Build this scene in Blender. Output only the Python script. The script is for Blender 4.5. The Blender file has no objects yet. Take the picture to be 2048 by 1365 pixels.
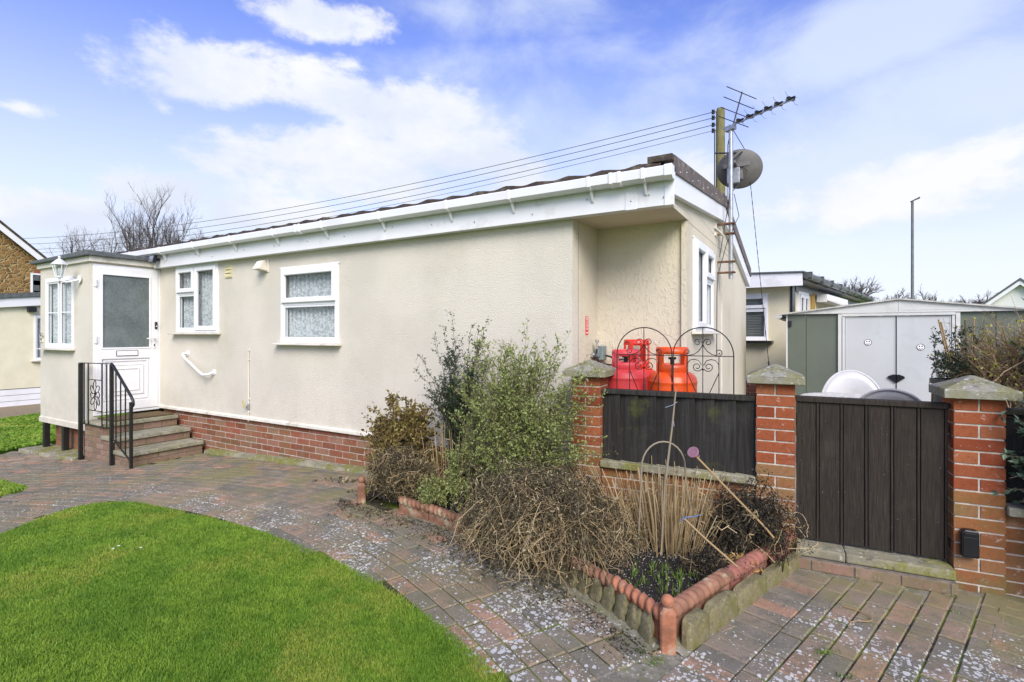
# sky layout: cloud heaps as (u, v, half-width, half-height, strength) turned into directions below
CLOUDS = [(400,140,190,85,.95),(690,195,200,60,.8),(830,240,180,70,.9),(700,330,320,90,1.0),(940,320,180,80,.8),(640,35,150,42,.95),(350,390,150,50,.9),(110,430,170,50,.9),(540,430,220,50,.9),(325,215,40,20,.5),(450,262,50,18,.5),(30,215,60,15,.4),(700,130,60,18,.5),(1750,390,360,70,.7),(1250,380,260,50,.6),(1620,300,120,40,.4)]
THIN = [(1750,70,450,100,1.0),(1950,190,420,150,1.2),(1700,340,460,150,1.3),(1250,300,280,110,.9),(1000,250,300,150,.7),(1980,330,300,140,1.2),(900,20,320,50,.5),(200,480,500,90,.8),(1500,150,250,90,.6)]
SKY = (1.14, 1.78, .527)
CC = [(4.9,5.3,6.2), (6.1,6.2,6.4), (5.5,5.7,6.5), (4.8,5.4,6.5)]
EXPO = .68
import bpy, math, random
import numpy as np
from mathutils import Matrix, Vector, Euler
from mathutils import noise as mnoise
R = math.radians
SC = bpy.context.scene
COL = SC.collection
rnd = random.Random(7)
NP = np.random.default_rng(11)
XFW = {}

def gz(x):
    """height of the sloping ground"""
    d = max(0.0, -x - 3.4)
    return -min(.045 * d, .30)
def gzn(x):
    return -np.minimum(.045 * np.maximum(0, -x - 3.4), .30)

# ------------------------------------------------------------------ tags
def tag(o, label, cat, group=None):
    o['label'] = label; o['category'] = cat
    if group: o['group'] = group
    return o
def thing(name, loc, label, cat, group=None, rz=0):
    o = bpy.data.objects.new(name, None); COL.objects.link(o)
    o.empty_display_size = .1
    o.location = loc; o.rotation_euler = (0, 0, rz)
    XFW[o] = Matrix.Translation(Vector(loc)) @ Matrix.Rotation(rz, 4, 'Z')
    return tag(o, label, cat, group)
def structure(o):
    o['kind'] = 'structure'; return o
def stuff(o):
    o['kind'] = 'stuff'; return o
def link(name, me, mats, parent=None, at=None, smooth=None, bevel=0, solid=0):
    for m in (mats if isinstance(mats, (list, tuple)) else [mats]): me.materials.append(m)
    o = bpy.data.objects.new(name, me); COL.objects.link(o)
    if parent is not None:
        me.transform(XFW[parent].inverted()); o.parent = parent; XFW[o] = XFW[parent]
    elif at is not None:
        me.transform(Matrix.Translation(-Vector(at))); o.location = at; XFW[o] = Matrix.Translation(Vector(at))
    else: XFW[o] = Matrix.Identity(4)
    if smooth is not None:
        me.polygons.foreach_set('use_smooth', [True] * len(me.polygons))
        if smooth < 180: me.set_sharp_from_angle(angle=R(smooth))
    if solid:
        m = o.modifiers.new('solid', 'SOLIDIFY'); m.thickness = solid; m.offset = 0
    if bevel:
        m = o.modifiers.new('bevel', 'BEVEL'); m.width = bevel; m.segments = 2; m.limit_method = 'ANGLE'; m.angle_limit = R(40)
    return o
def center_base(vs):
    a = np.array(vs); mn = a.min(0); mx = a.max(0)
    return ((mn[0] + mx[0]) / 2, (mn[1] + mx[1]) / 2, mn[2])

# ------------------------------------------------------------------ mesh builder
class G:
    def __init__(s, xf=None):
        s.v = []; s.f = []; s.t = []; s.m = []; s.mi = 0; s.tn = .5; s.xf = xf or Matrix.Identity(4)
    def add(s, vs, fs):
        b = len(s.v)
        for p in vs:
            q = s.xf @ Vector(p); s.v.append((q.x, q.y, q.z)); s.t.append(s.tn)
        for f in fs:
            s.f.append(tuple(i + b for i in f)); s.m.append(s.mi)
        return s
    def box(s, x0, x1, y0, y1, z0, z1):
        return s.add([(x0,y0,z0),(x1,y0,z0),(x1,y1,z0),(x0,y1,z0),(x0,y0,z1),(x1,y0,z1),(x1,y1,z1),(x0,y1,z1)],
              [(0,3,2,1),(4,5,6,7),(0,1,5,4),(1,2,6,5),(2,3,7,6),(3,0,4,7)])
    def hexa(s, a, b):  # 4 bottom pts, 4 top pts
        return s.add(list(a) + list(b), [(0,3,2,1),(4,5,6,7),(0,1,5,4),(1,2,6,5),(2,3,7,6),(3,0,4,7)])
    def bar(s, p, q, w, h, up=(0,0,1)):
        p = Vector(p); q = Vector(q); d = (q - p).normalized(); u = Vector(up)
        a = d.cross(u)
        if a.length < 1e-4: a = d.cross(Vector((0,1,0)))
        a.normalize(); u = a.cross(d).normalized()
        a = a * w / 2; u = u * h / 2
        return s.hexa([p-a-u, p+a-u, p+a+u, p-a+u], [q-a-u, q+a-u, q+a+u, q-a+u])
    def tube(s, pts, r, n=8, closed=False, caps=True):
        pts = [Vector(p) for p in pts]; k = len(pts)
        rs = r if isinstance(r, (list, tuple)) else [r] * k
        vs = []; ref = None
        for i, p in enumerate(pts):
            if closed: d = pts[(i+1) % k] - pts[i-1]
            else: d = pts[min(i+1, k-1)] - pts[max(i-1, 0)]
            d.normalize()
            if ref is None:
                ref = d.orthogonal().normalized()
            ref = (ref - d * ref.dot(d))
            if ref.length < 1e-5: ref = d.orthogonal()
            ref.normalize(); b = d.cross(ref)
            for j in range(n):
                a = 2 * math.pi * j / n
                vs.append(p + (ref * math.cos(a) + b * math.sin(a)) * rs[i])
        fs = []
        for i in range(k if closed else k - 1):
            i2 = (i + 1) % k
            for j in range(n):
                j2 = (j + 1) % n
                fs.append((i*n+j, i*n+j2, i2*n+j2, i2*n+j))
        if caps and not closed:
            fs.append(tuple(range(n-1, -1, -1))); fs.append(tuple((k-1)*n + j for j in range(n)))
        return s.add(vs, fs)
    def lathe(s, prof, c=(0,0,0), n=24, rot=None, a0=0, a1=360):
        vs = []; full = abs(a1 - a0) >= 360; nn = n if full else n + 1
        M = rot or Matrix.Identity(3); c = Vector(c)
        for (r, z) in prof:
            for j in range(nn):
                a = R(a0 + (a1 - a0) * j / n)
                vs.append(c + M @ Vector((r * math.cos(a), r * math.sin(a), z)))
        fs = []
        for i in range(len(prof) - 1):
            for j in range(n):
                j2 = (j + 1) % nn
                fs.append((i*nn+j, i*nn+j2, (i+1)*nn+j2, (i+1)*nn+j))
        return s.add(vs, fs)
    def prism(s, poly, a, b, axis='y'):
        """poly: 2D points; extruded along axis from a to b"""
        n = len(poly)
        def P(p, t):
            return {'y': (p[0], t, p[1]), 'x': (t, p[0], p[1]), 'z': (p[0], p[1], t)}[axis]
        vs = [P(p, a) for p in poly] + [P(p, b) for p in poly]
        fs = [tuple(range(n)), tuple(range(2*n-1, n-1, -1))] + [(i, i + n, (i+1) % n + n, (i+1) % n) for i in range(n)]
        return s.add(vs, fs)
    def ball(s, c, r, nu=14, nv=9, rot=None, wob=0, seed=0):
        r = r if isinstance(r, (list, tuple)) else (r, r, r)
        M = rot or Matrix.Identity(3); c = Vector(c); vs = []
        for i in range(nv + 1):
            th = math.pi * i / nv
            for j in range(nu):
                ph = 2 * math.pi * j / nu
                d = Vector((math.sin(th)*math.cos(ph), math.sin(th)*math.sin(ph), math.cos(th)))
                k = 1 + (wob * mnoise.noise(d * 1.7 + Vector((seed*3.1, seed, 0))) if wob else 0)
                vs.append(c + M @ Vector((d.x*r[0]*k, d.y*r[1]*k, d.z*r[2]*k)))
        fs = [(i*nu+j, (i+1)*nu+j, (i+1)*nu+(j+1)%nu, i*nu+(j+1)%nu) for i in range(nv) for j in range(nu)]
        return s.add(vs, fs)
    def frame(s, x0, x1, z0, z1, w, y0, y1):
        s.box(x0, x0+w, y0, y1, z0, z1); s.box(x1-w, x1, y0, y1, z0, z1)
        s.box(x0+w, x1-w, y0, y1, z0, z0+w); s.box(x0+w, x1-w, y0, y1, z1-w, z1)
        return s
    def wall(s, x0, x1, z0, z1, holes, th, y=0):
        """wall in the local x-z plane, front at y, going back th, with rectangular openings"""
        xs = sorted({x0, x1} | {h[0] for h in holes} | {h[1] for h in holes})
        zs = sorted({z0, z1} | {h[2] for h in holes} | {h[3] for h in holes})
        def hole(i, j):
            if i < 0 or j < 0 or i >= len(xs)-1 or j >= len(zs)-1: return True
            cx = (xs[i]+xs[i+1])/2; cz = (zs[j]+zs[j+1])/2
            return any(h[0] < cx < h[1] and h[2] < cz < h[3] for h in holes)
        for i in range(len(xs)-1):
            for j in range(len(zs)-1):
                if hole(i, j): continue
                a, b, c, d = xs[i], xs[i+1], zs[j], zs[j+1]
                s.add([(a,y,c),(b,y,c),(b,y,d),(a,y,d),(a,y+th,c),(b,y+th,c),(b,y+th,d),(a,y+th,d)], [(0,1,2,3),(5,4,7,6)]
                  + ([(4,0,3,7)] if hole(i-1,j) else []) + ([(1,5,6,2)] if hole(i+1,j) else [])
                  + ([(4,5,1,0)] if hole(i,j-1) else []) + ([(3,2,6,7)] if hole(i,j+1) else []))
        return s
    def build(s, name, mats, parent=None, smooth=None, bevel=0, solid=0, keep=False, at=None):
        me = bpy.data.meshes.new(name)
        me.from_pydata(s.v, [], s.f)
        if max(s.m) > 0: me.polygons.foreach_set('material_index', s.m)
        at_ = me.attributes.new('tint', 'FLOAT', 'POINT'); at_.data.foreach_set('value', s.t)
        me.update()
        if parent is None and not keep: at = at or center_base(s.v)
        return link(name, me, mats, parent, at, smooth, bevel, solid)

def np_mesh(name, V, F, mats, parent=None, tint=None, at=None, smooth=None, keep=False):
    """fast mesh from arrays; F is (n,3) or (n,4)"""
    me = bpy.data.meshes.new(name)
    n = len(V); m, k = F.shape
    me.vertices.add(n); me.vertices.foreach_set('co', np.ascontiguousarray(V, dtype=np.float32).ravel())
    me.loops.add(m * k); me.loops.foreach_set('vertex_index', np.ascontiguousarray(F, dtype=np.int32).ravel())
    me.polygons.add(m); me.polygons.foreach_set('loop_start', np.arange(0, m * k, k, dtype=np.int32))
    if tint is not None:
        a = me.attributes.new('tint', 'FLOAT', 'POINT'); a.data.foreach_set('value', np.ascontiguousarray(tint, dtype=np.float32))
    me.update(calc_edges=True); me.validate(); me.shade_flat()
    if parent is None and not keep and at is None: at = center_base(V)
    return link(name, me, mats, parent, at, smooth)

class NB:
    """numpy builder for plants: thin tubes and leaf blades"""
    def __init__(s): s.V = []; s.F = []; s.T = []; s.n = 0
    def push(s, V, F, T):
        s.V.append(V); s.F.append(F + s.n); s.T.append(T); s.n += len(V)
    def tube(s, P, r0, r1, n=3, tint=.5):
        P = np.asarray(P, float); k = len(P)
        d = np.gradient(P, axis=0); d /= np.linalg.norm(d, axis=1)[:, None] + 1e-9
        ref = np.array([.3, .9, .2]) if abs(d[0, 1]) < .9 else np.array([1., 0, 0])
        a = np.cross(d, ref); a /= np.linalg.norm(a, axis=1)[:, None] + 1e-9
        b = np.cross(d, a)
        r = np.linspace(r0, r1, k)[:, None, None]
        an = np.arange(n) * 2 * np.pi / n
        ring = P[:, None, :] + r * (a[:, None, :] * np.cos(an)[None, :, None] + b[:, None, :] * np.sin(an)[None, :, None])
        V = ring.reshape(-1, 3)
        i = np.arange(k - 1)[:, None] * n; j = np.arange(n)[None, :]; j2 = (j + 1) % n
        F = np.stack([i + j, i + j2, i + n + j2, i + n + j], -1).reshape(-1, 4)
        s.push(V, F, np.full(len(V), tint))
    def leaves(s, P, D, L, W, tint, curl=.25):
        """diamond leaves; P base points, D unit directions, L lengths, W widths"""
        n = len(P)
        if n == 0: return
        rv = NP.normal(size=(n, 3)); a = np.cross(D, rv); a /= np.linalg.norm(a, axis=1)[:, None] + 1e-9
        nn = np.cross(D, a)
        L = np.broadcast_to(L, (n,))[:, None]; W = np.broadcast_to(W, (n,))[:, None]
        p0 = P; p1 = P + D * L * .45 + a * W * .5 + nn * W * curl; p2 = P + D * L; p3 = P + D * L * .45 - a * W * .5 + nn * W * curl
        V = np.stack([p0, p1, p2, p3], 1).reshape(-1, 3)
        F = np.arange(4 * n).reshape(n, 4)
        s.push(V, F, np.repeat(np.broadcast_to(tint, (n,)), 4))
    def build(s, name, mats, parent=None, **k):
        return np_mesh(name, np.concatenate(s.V), np.concatenate(s.F), mats, parent, np.concatenate(s.T), **k)
def unit(v):
    v = np.asarray(v, float); return v / (np.linalg.norm(v, axis=-1, keepdims=True) + 1e-9)
def curve(p, q, bow, k=6, jit=0.0):
    """polyline from p to q bowed by vector bow"""
    t = np.linspace(0, 1, k)[:, None]; p = np.asarray(p, float); q = np.asarray(q, float)
    P = p + (q - p) * t + np.asarray(bow, float) * (4 * t * (1 - t))
    if jit: P[1:] += NP.normal(size=(k - 1, 3)) * jit
    return P

# ------------------------------------------------------------------ materials
class N:
    def __init__(s, name):
        s.m = bpy.data.materials.new(name); s.m.use_nodes = True; s.t = s.m.node_tree
        s.b = s.t.nodes['Principled BSDF']; s.o = s.t.nodes['Material Output']
        s.co = s.n('ShaderNodeTexCoord').outputs['Object']
    def n(s, typ, **kw):
        x = s.t.nodes.new(typ)
        for k, v in kw.items(): setattr(x, k, v)
        return x
    def L(s, a, b): s.t.links.new(a, b)
    def put(s, sock, v):
        if hasattr(v, 'is_linked') or hasattr(v, 'links'): s.L(v, sock)
        elif isinstance(v, (tuple, list)) and len(v) == 3 and sock.type == 'RGBA': sock.default_value = (*v, 1)
        else: sock.default_value = v
    def noise(s, scale, detail=4, rough=.55, vec=None, dist=0):
        x = s.n('ShaderNodeTexNoise'); x.inputs['Scale'].default_value = scale; x.inputs['Detail'].default_value = detail
        x.inputs['Roughness'].default_value = rough; x.inputs['Distortion'].default_value = dist
        s.L(vec or s.co, x.inputs['Vector']); return x.outputs['Fac']
    def vor(s, scale, vec=None, feat='F1', out='Distance'):
        x = s.n('ShaderNodeTexVoronoi', feature=feat); x.inputs['Scale'].default_value = scale
        s.L(vec or s.co, x.inputs['Vector']); return x.outputs[out]
    def scl(s, sx, sy, sz, vec=None):
        x = s.n('ShaderNodeMapping'); x.inputs['Scale'].default_value = (sx, sy, sz); s.L(vec or s.co, x.inputs['Vector']); return x.outputs[0]
    def math(s, op, a, b=0.0, c=0.0, clamp=False):
        x = s.n('ShaderNodeMath', operation=op, use_clamp=clamp)
        s.put(x.inputs[0], a); s.put(x.inputs[1], b)
        if len(x.inputs) > 2: s.put(x.inputs[2], c)
        return x.outputs[0]
    def ramp(s, v, a, b, lo=0., hi=1.):
        x = s.n('ShaderNodeMapRange', interpolation_type='SMOOTHSTEP'); s.L(v, x.inputs[0])
        for i, k in enumerate((a, b, lo, hi)): x.inputs[i+1].default_value = k
        return x.outputs[0]
    def mix(s, f, a, b):
        x = s.n('ShaderNodeMix', data_type='RGBA'); s.put(x.inputs['Factor'], f)
        s.put(x.inputs['A'] if 0 else x.inputs[6], a); s.put(x.inputs[7], b); return x.outputs[2]
    def attr(s): return s.n('ShaderNodeAttribute', attribute_name='tint').outputs['Fac']
    def sep(s, i, vec=None):
        x = s.n('ShaderNodeSeparateXYZ'); s.L(vec or s.co, x.inputs[0]); return x.outputs[i]
    def bump(s, h, dist=.005, strength=1):
        x = s.n('ShaderNodeBump'); x.inputs['Distance'].default_value = dist; x.inputs['Strength'].default_value = strength
        s.L(h, x.inputs['Height']); s.L(x.outputs[0], s.b.inputs['Normal']); return x
    def fin(s, col, rough=.6, spec=.5, metal=0):
        s.put(s.b.inputs['Base Color'], col); s.put(s.b.inputs['Roughness'], rough)
        s.b.inputs['Specular IOR Level'].default_value = spec; s.b.inputs['Metallic'].default_value = metal
        return s.m

def simple(name, col, rough=.5, var=.12, scale=6, bump=0, bscale=60, dirt=None, dscale=3, damt=.5, spec=.5, metal=0):
    n = N(name); dark = tuple(c * (1 - var) for c in col); lite = tuple(min(1, c * (1 + var * .7)) for c in col)
    c = n.mix(n.ramp(n.noise(scale), .3, .7), dark, lite)
    if dirt: c = n.mix(n.math('MULTIPLY', n.ramp(n.noise(dscale, 7, .65), .52, .66), damt), c, dirt)
    if bump: n.bump(n.noise(bscale, 3), bump)
    return n.fin(c, rough, spec, metal)

def m_render(name, base, stain=(.42,.40,.22), coarse=False, samt=.22):
    n = N(name)
    c = n.mix(n.ramp(n.noise(1.3, 5), .35, .65), tuple(x*.90 for x in base), base)
    c = n.mix(n.math('MULTIPLY', n.ramp(n.noise(.8, 8, .7), .53, .72), samt), c, stain)
    # vertical streaks
    st = n.ramp(n.noise(5, 6, .6, n.scl(1, 1, .12)), .55, .8)
    c = n.mix(n.math('MULTIPLY', st, .13), c, (.40,.36,.25))
    low = n.math('MULTIPLY', n.ramp(n.sep(2), .30, .95, 1, 0), n.ramp(n.noise(6, 7, .7), .42, .62)); c = n.mix(n.math('MULTIPLY', low, .18), c, (.42,.40,.28))
    sp = n.ramp(n.noise(55, 2), .68, .76)
    c = n.mix(n.math('MULTIPLY', sp, .35), c, tuple(x*.55 for x in base))
    if coarse:
        h = n.math('ADD', n.ramp(n.noise(42, 3, .6, n.scl(1,1,.5), .6), .5, .66), n.noise(90, 2)); n.bump(h, .0034, .8)
    else:
        h = n.math('ADD', n.ramp(n.noise(95, 3, .6), .42, .66), n.math('MULTIPLY', n.noise(220, 2), .5)); n.bump(h, .0036, .8)
    return n.fin(c, .85, .25)

def m_brick(name, cols, z=None, moss=0.0):
    n = N(name); t = n.attr()
    c = n.mix(n.ramp(t, 0, .5), cols[0], cols[1]); c = n.mix(n.ramp(t, .5, 1), c, cols[2])
    c = n.mix(n.math('MULTIPLY', n.ramp(n.noise(35, 6, .7), .45, .7), .45), c, tuple(x*.45 for x in cols[1]))
    c = n.mix(n.math('MULTIPLY', n.ramp(n.noise(9, 5, .7), .56, .72), .16), c, (.50,.44,.38))
    if moss: c = n.mix(n.math('MULTIPLY', n.ramp(n.noise(4, 6, .7), .45, .65), moss), c, (.13,.14,.035))
    c = n.mix(n.math('MULTIPLY', n.math('MULTIPLY', n.ramp(n.sep(2), -.2, .42, 1, 0), n.ramp(n.noise(7, 6, .7), .38, .6)), .55), c, (.14,.13,.07))
    c = n.mix(n.math('MULTIPLY', n.ramp(n.noise(28, 5, .75), .60, .68), .5), c, (.55,.50,.43))
    n.bump(n.noise(120, 4, .7), .003, .8)
    return n.fin(c, .88, .2)

def m_conc(name, base=(.36,.35,.28), moss=(.15,.16,.06), amt=.7, sc=5, lic=.7):
    n = N(name)
    c = n.mix(n.ramp(n.noise(sc*1.7, 7, .7), .35, .65), tuple(x*.62 for x in base), base)
    c = n.mix(n.math('MULTIPLY', n.ramp(n.noise(sc, 7, .68), .45, .6), amt), c, moss)
    c = n.mix(n.math('MULTIPLY', n.ramp(n.noise(sc*9, 3), .6, .68), lic), c, (.50,.50,.44))
    c = n.mix(n.math('MULTIPLY', n.ramp(n.noise(sc*6, 4, .7), .58, .66), .6), c, (.07,.07,.05))
    n.bump(n.noise(70, 6, .75), .006, .9)
    return n.fin(c, .92, .2)

def m_leaf(name, c0, c1, c2, rough=.45, trans=.3):
    n = N(name); t = n.attr()
    c = n.mix(n.ramp(t, 0, .5), c0, c1); c = n.mix(n.ramp(t, .5, 1), c, c2)
    n.fin(c, rough, .35)
    tr = n.n('ShaderNodeBsdfTranslucent'); n.L(c, tr.inputs['Color'])
    mx = n.n('ShaderNodeMixShader'); mx.inputs[0].default_value = trans
    n.L(n.b.outputs[0], mx.inputs[1]); n.L(tr.outputs[0], mx.inputs[2]); n.L(mx.outputs[0], n.o.inputs[0])
    return n.m

def m_glass(name, tint=(.86,.9,.9), rough=0.02, fr=1.45, body=None, bamt=.0):
    n = N(name)
    tr = n.n('ShaderNodeBsdfTransparent'); tr.inputs[0].default_value = (*tint, 1)
    gl = n.n('ShaderNodeBsdfGlossy'); gl.inputs['Roughness'].default_value = rough
    lw = n.n('ShaderNodeLayerWeight'); lw.inputs[0].default_value = .35; fq = n.math('MULTIPLY_ADD', n.math('POWER', lw.outputs['Facing'], 2.5), .38, .07)
    mx = n.n('ShaderNodeMixShader'); n.L(fq, mx.inputs[0]); n.L(tr.outputs[0], mx.inputs[1]); n.L(gl.outputs[0], mx.inputs[2])
    n.L(mx.outputs[0], n.o.inputs[0]); return n.m

def m_frosted():
    n = N('frosted_glass')
    c = n.mix(n.ramp(n.noise(2.2, 4), .3, .7), (.085,.105,.105), (.17,.20,.20))
    c = n.mix(n.math('MULTIPLY', n.ramp(n.noise(95, 2), .5, .65), .45), c, (.24,.28,.28))
    h = n.noise(90, 3, .6); n.bump(h, .003, .6)
    return n.fin(c, .28, .5)

def m_lace():
    n = N('lace_net')
    v = n.scl(1, 1, 1)
    p = n.vor(38, v); q = n.ramp(n.noise(28, 3), .42, .6)
    h = n.ramp(p, .25, .6)
    a = n.math('MAXIMUM', q, n.math('SUBTRACT', 1.0, h), clamp=True)
    fac = n.ramp(a, .1, 1.0, .62, 1.0)
    d = n.n('ShaderNodeBsdfDiffuse'); d.inputs[0].default_value = (.82,.84,.86,1)
    tl = n.n('ShaderNodeBsdfTranslucent'); tl.inputs[0].default_value = (.75,.78,.8,1)
    m1 = n.n('ShaderNodeMixShader'); m1.inputs[0].default_value = .3; n.L(d.outputs[0], m1.inputs[1]); n.L(tl.outputs[0], m1.inputs[2])
    tr = n.n('ShaderNodeBsdfTransparent')
    m2 = n.n('ShaderNodeMixShader'); n.L(fac, m2.inputs[0]); n.L(tr.outputs[0], m2.inputs[1]); n.L(m1.outputs[0], m2.inputs[2])
    n.L(m2.outputs[0], n.o.inputs[0]); return n.m

def m_paver():
    n = N('block_paver'); t = n.attr()
    c = n.mix(n.ramp(t, 0, .35), (.15,.138,.112), (.225,.195,.15))
    c = n.mix(n.ramp(t, .35, .7), c, (.29,.205,.14)); c = n.mix(n.ramp(t, .78, 1), c, (.40,.215,.135))
    c = n.mix(n.math('MULTIPLY', n.ramp(n.noise(8, 6, .7), .40, .60), .68), c, (.135,.130,.095))
    c = n.mix(n.math('MULTIPLY', n.ramp(n.noise(.9, 5, .6), .52, .64), .45), c, (.38,.275,.19))
    alg = n.ramp(n.noise(1.5, 8, .72), .44, .60)
    far = n.ramp(n.sep(1), -1.6, -.4, .35, .85)
    c = n.mix(n.math('MULTIPLY', alg, far), c, (.21,.19,.085))
    c = n.mix(n.math('MULTIPLY', n.ramp(n.noise(60, 4, .8), .52, .66), .45), c, (.05,.05,.042))
    c = n.mix(n.math('MULTIPLY', n.ramp(n.noise(230, 2), .62, .72), .5), c, (.42,.40,.34))
    # lichen spots: crisp, pale, clustered
    lm = n.ramp(n.noise(2.0, 4, .6), .34, .58, .42, 1)
    near = n.math('MULTIPLY', n.ramp(n.math('SUBTRACT', n.sep(1), n.ramp(n.sep(0), -1.0, .2, 0, .45)), -.80, -1.35, .0, 1), n.ramp(n.sep(0), -8, -2, .62, 1))
    w = n.math('MULTIPLY', lm, near)
    vec = n.n('ShaderNodeVectorMath', operation='ADD'); n.L(n.co, vec.inputs[0])
    nz = n.n('ShaderNodeTexNoise'); nz.inputs['Scale'].default_value = 70; nz.inputs['Detail'].default_value = 3; n.L(n.co, nz.inputs['Vector'])
    sc = n.n('ShaderNodeVectorMath', operation='SCALE'); n.L(nz.outputs['Color'], sc.inputs[0]); sc.inputs['Scale'].default_value = .012
    n.L(sc.outputs[0], vec.inputs[1]); lich = None
    for s_, k_, th in ((30, .33, .62), (48, .34, .60), (80, .34, .75)):
        vo = n.n('ShaderNodeTexVoronoi'); vo.inputs['Scale'].default_value = s_; n.L(vec.outputs[0], vo.inputs['Vector'])
        rd = n.sep(0, vo.outputs['Color'])      # random size per spot; many spots vanish
        size = n.math('MULTIPLY', n.math('SUBTRACT', n.math('MULTIPLY', rd, w), th*.40), k_*2.1)
        on = n.math('GREATER_THAN', size, vo.outputs['Distance']); lich = on if lich is None else n.math('MAXIMUM', lich, on)
    lc = n.mix(n.noise(40), (.38,.38,.35), (.66,.66,.62))
    c = n.mix(n.math('MULTIPLY', lich, .92), c, lc)
    n.bump(n.math('ADD', n.noise(150, 4, .7), n.math('MULTIPLY', n.noise(14, 3), 1.5)), .0035, .9)
    return n.fin(c, .88, .2)

def m_joint():
    n = N('paving_joint_soil')
    c = n.mix(n.ramp(n.noise(30, 4), .4, .6), (.03,.027,.02), (.07,.06,.045))
    c = n.mix(n.ramp(n.noise(1.9, 6, .6), .42, .52), c, (.12,.165,.022))
    n.bump(n.noise(90, 5), .006)
    return n.fin(c, .95, .1)

def m_grassblade():
    n = N('grass_blade'); t = n.attr()
    base = n.mix(n.ramp(n.noise(2.1, 5, .6), .38, .62), (.185,.33,.036), (.29,.44,.052))
    base = n.mix(n.math('MULTIPLY', n.ramp(n.noise(9, 5, .65), .50, .62), .5), base, (.09,.20,.022))
    base = n.mix(n.math('MULTIPLY', n.ramp(n.noise(1.3, 7, .75), .50, .64), .8), base, (.42,.46,.08))
    c = n.mix(n.ramp(t, .0, .6), tuple((.13,.25,.024)), base)
    c = n.mix(n.ramp(t, .93, 1.), c, (.45,.42,.16))
    n.fin(c, .5, .3)
    tr = n.n('ShaderNodeBsdfTranslucent'); n.L(c, tr.inputs['Color'])
    mx = n.n('ShaderNodeMixShader'); mx.inputs[0].default_value = .35
    n.L(n.b.outputs[0], mx.inputs[1]); n.L(tr.outputs[0], mx.inputs[2]); n.L(mx.outputs[0], n.o.inputs[0])
    return n.m

def m_wood(name, col, groove=0.0, sc=1, rough=.75, moss=None):
    n = N(name)
    g = n.noise(60*sc, 5, .65, n.scl(1, 1, .05))
    c = n.mix(n.ramp(g, .35, .7), tuple(x*.62 for x in col), tuple(min(1, x*1.25) for x in col))
    c = n.mix(n.math('MULTIPLY', n.ramp(n.noise(3, 6, .7), .5, .7), .35), c, tuple(x*1.9 for x in col))
    t = n.attr(); c = n.mix(n.math('MULTIPLY', t, .35), c, tuple(x*.55 for x in col))
    if moss: c = n.mix(n.math('MULTIPLY', n.ramp(n.noise(2.4, 6, .7), .55, .68), .5), c, moss)
    sp = n.ramp(n.noise(70, 2), .74, .78); c = n.mix(n.math('MULTIPLY', sp, .4), c, (.4,.4,.36))
    n.bump(g, .0025, .8)
    return n.fin(c, rough, .12)

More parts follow.
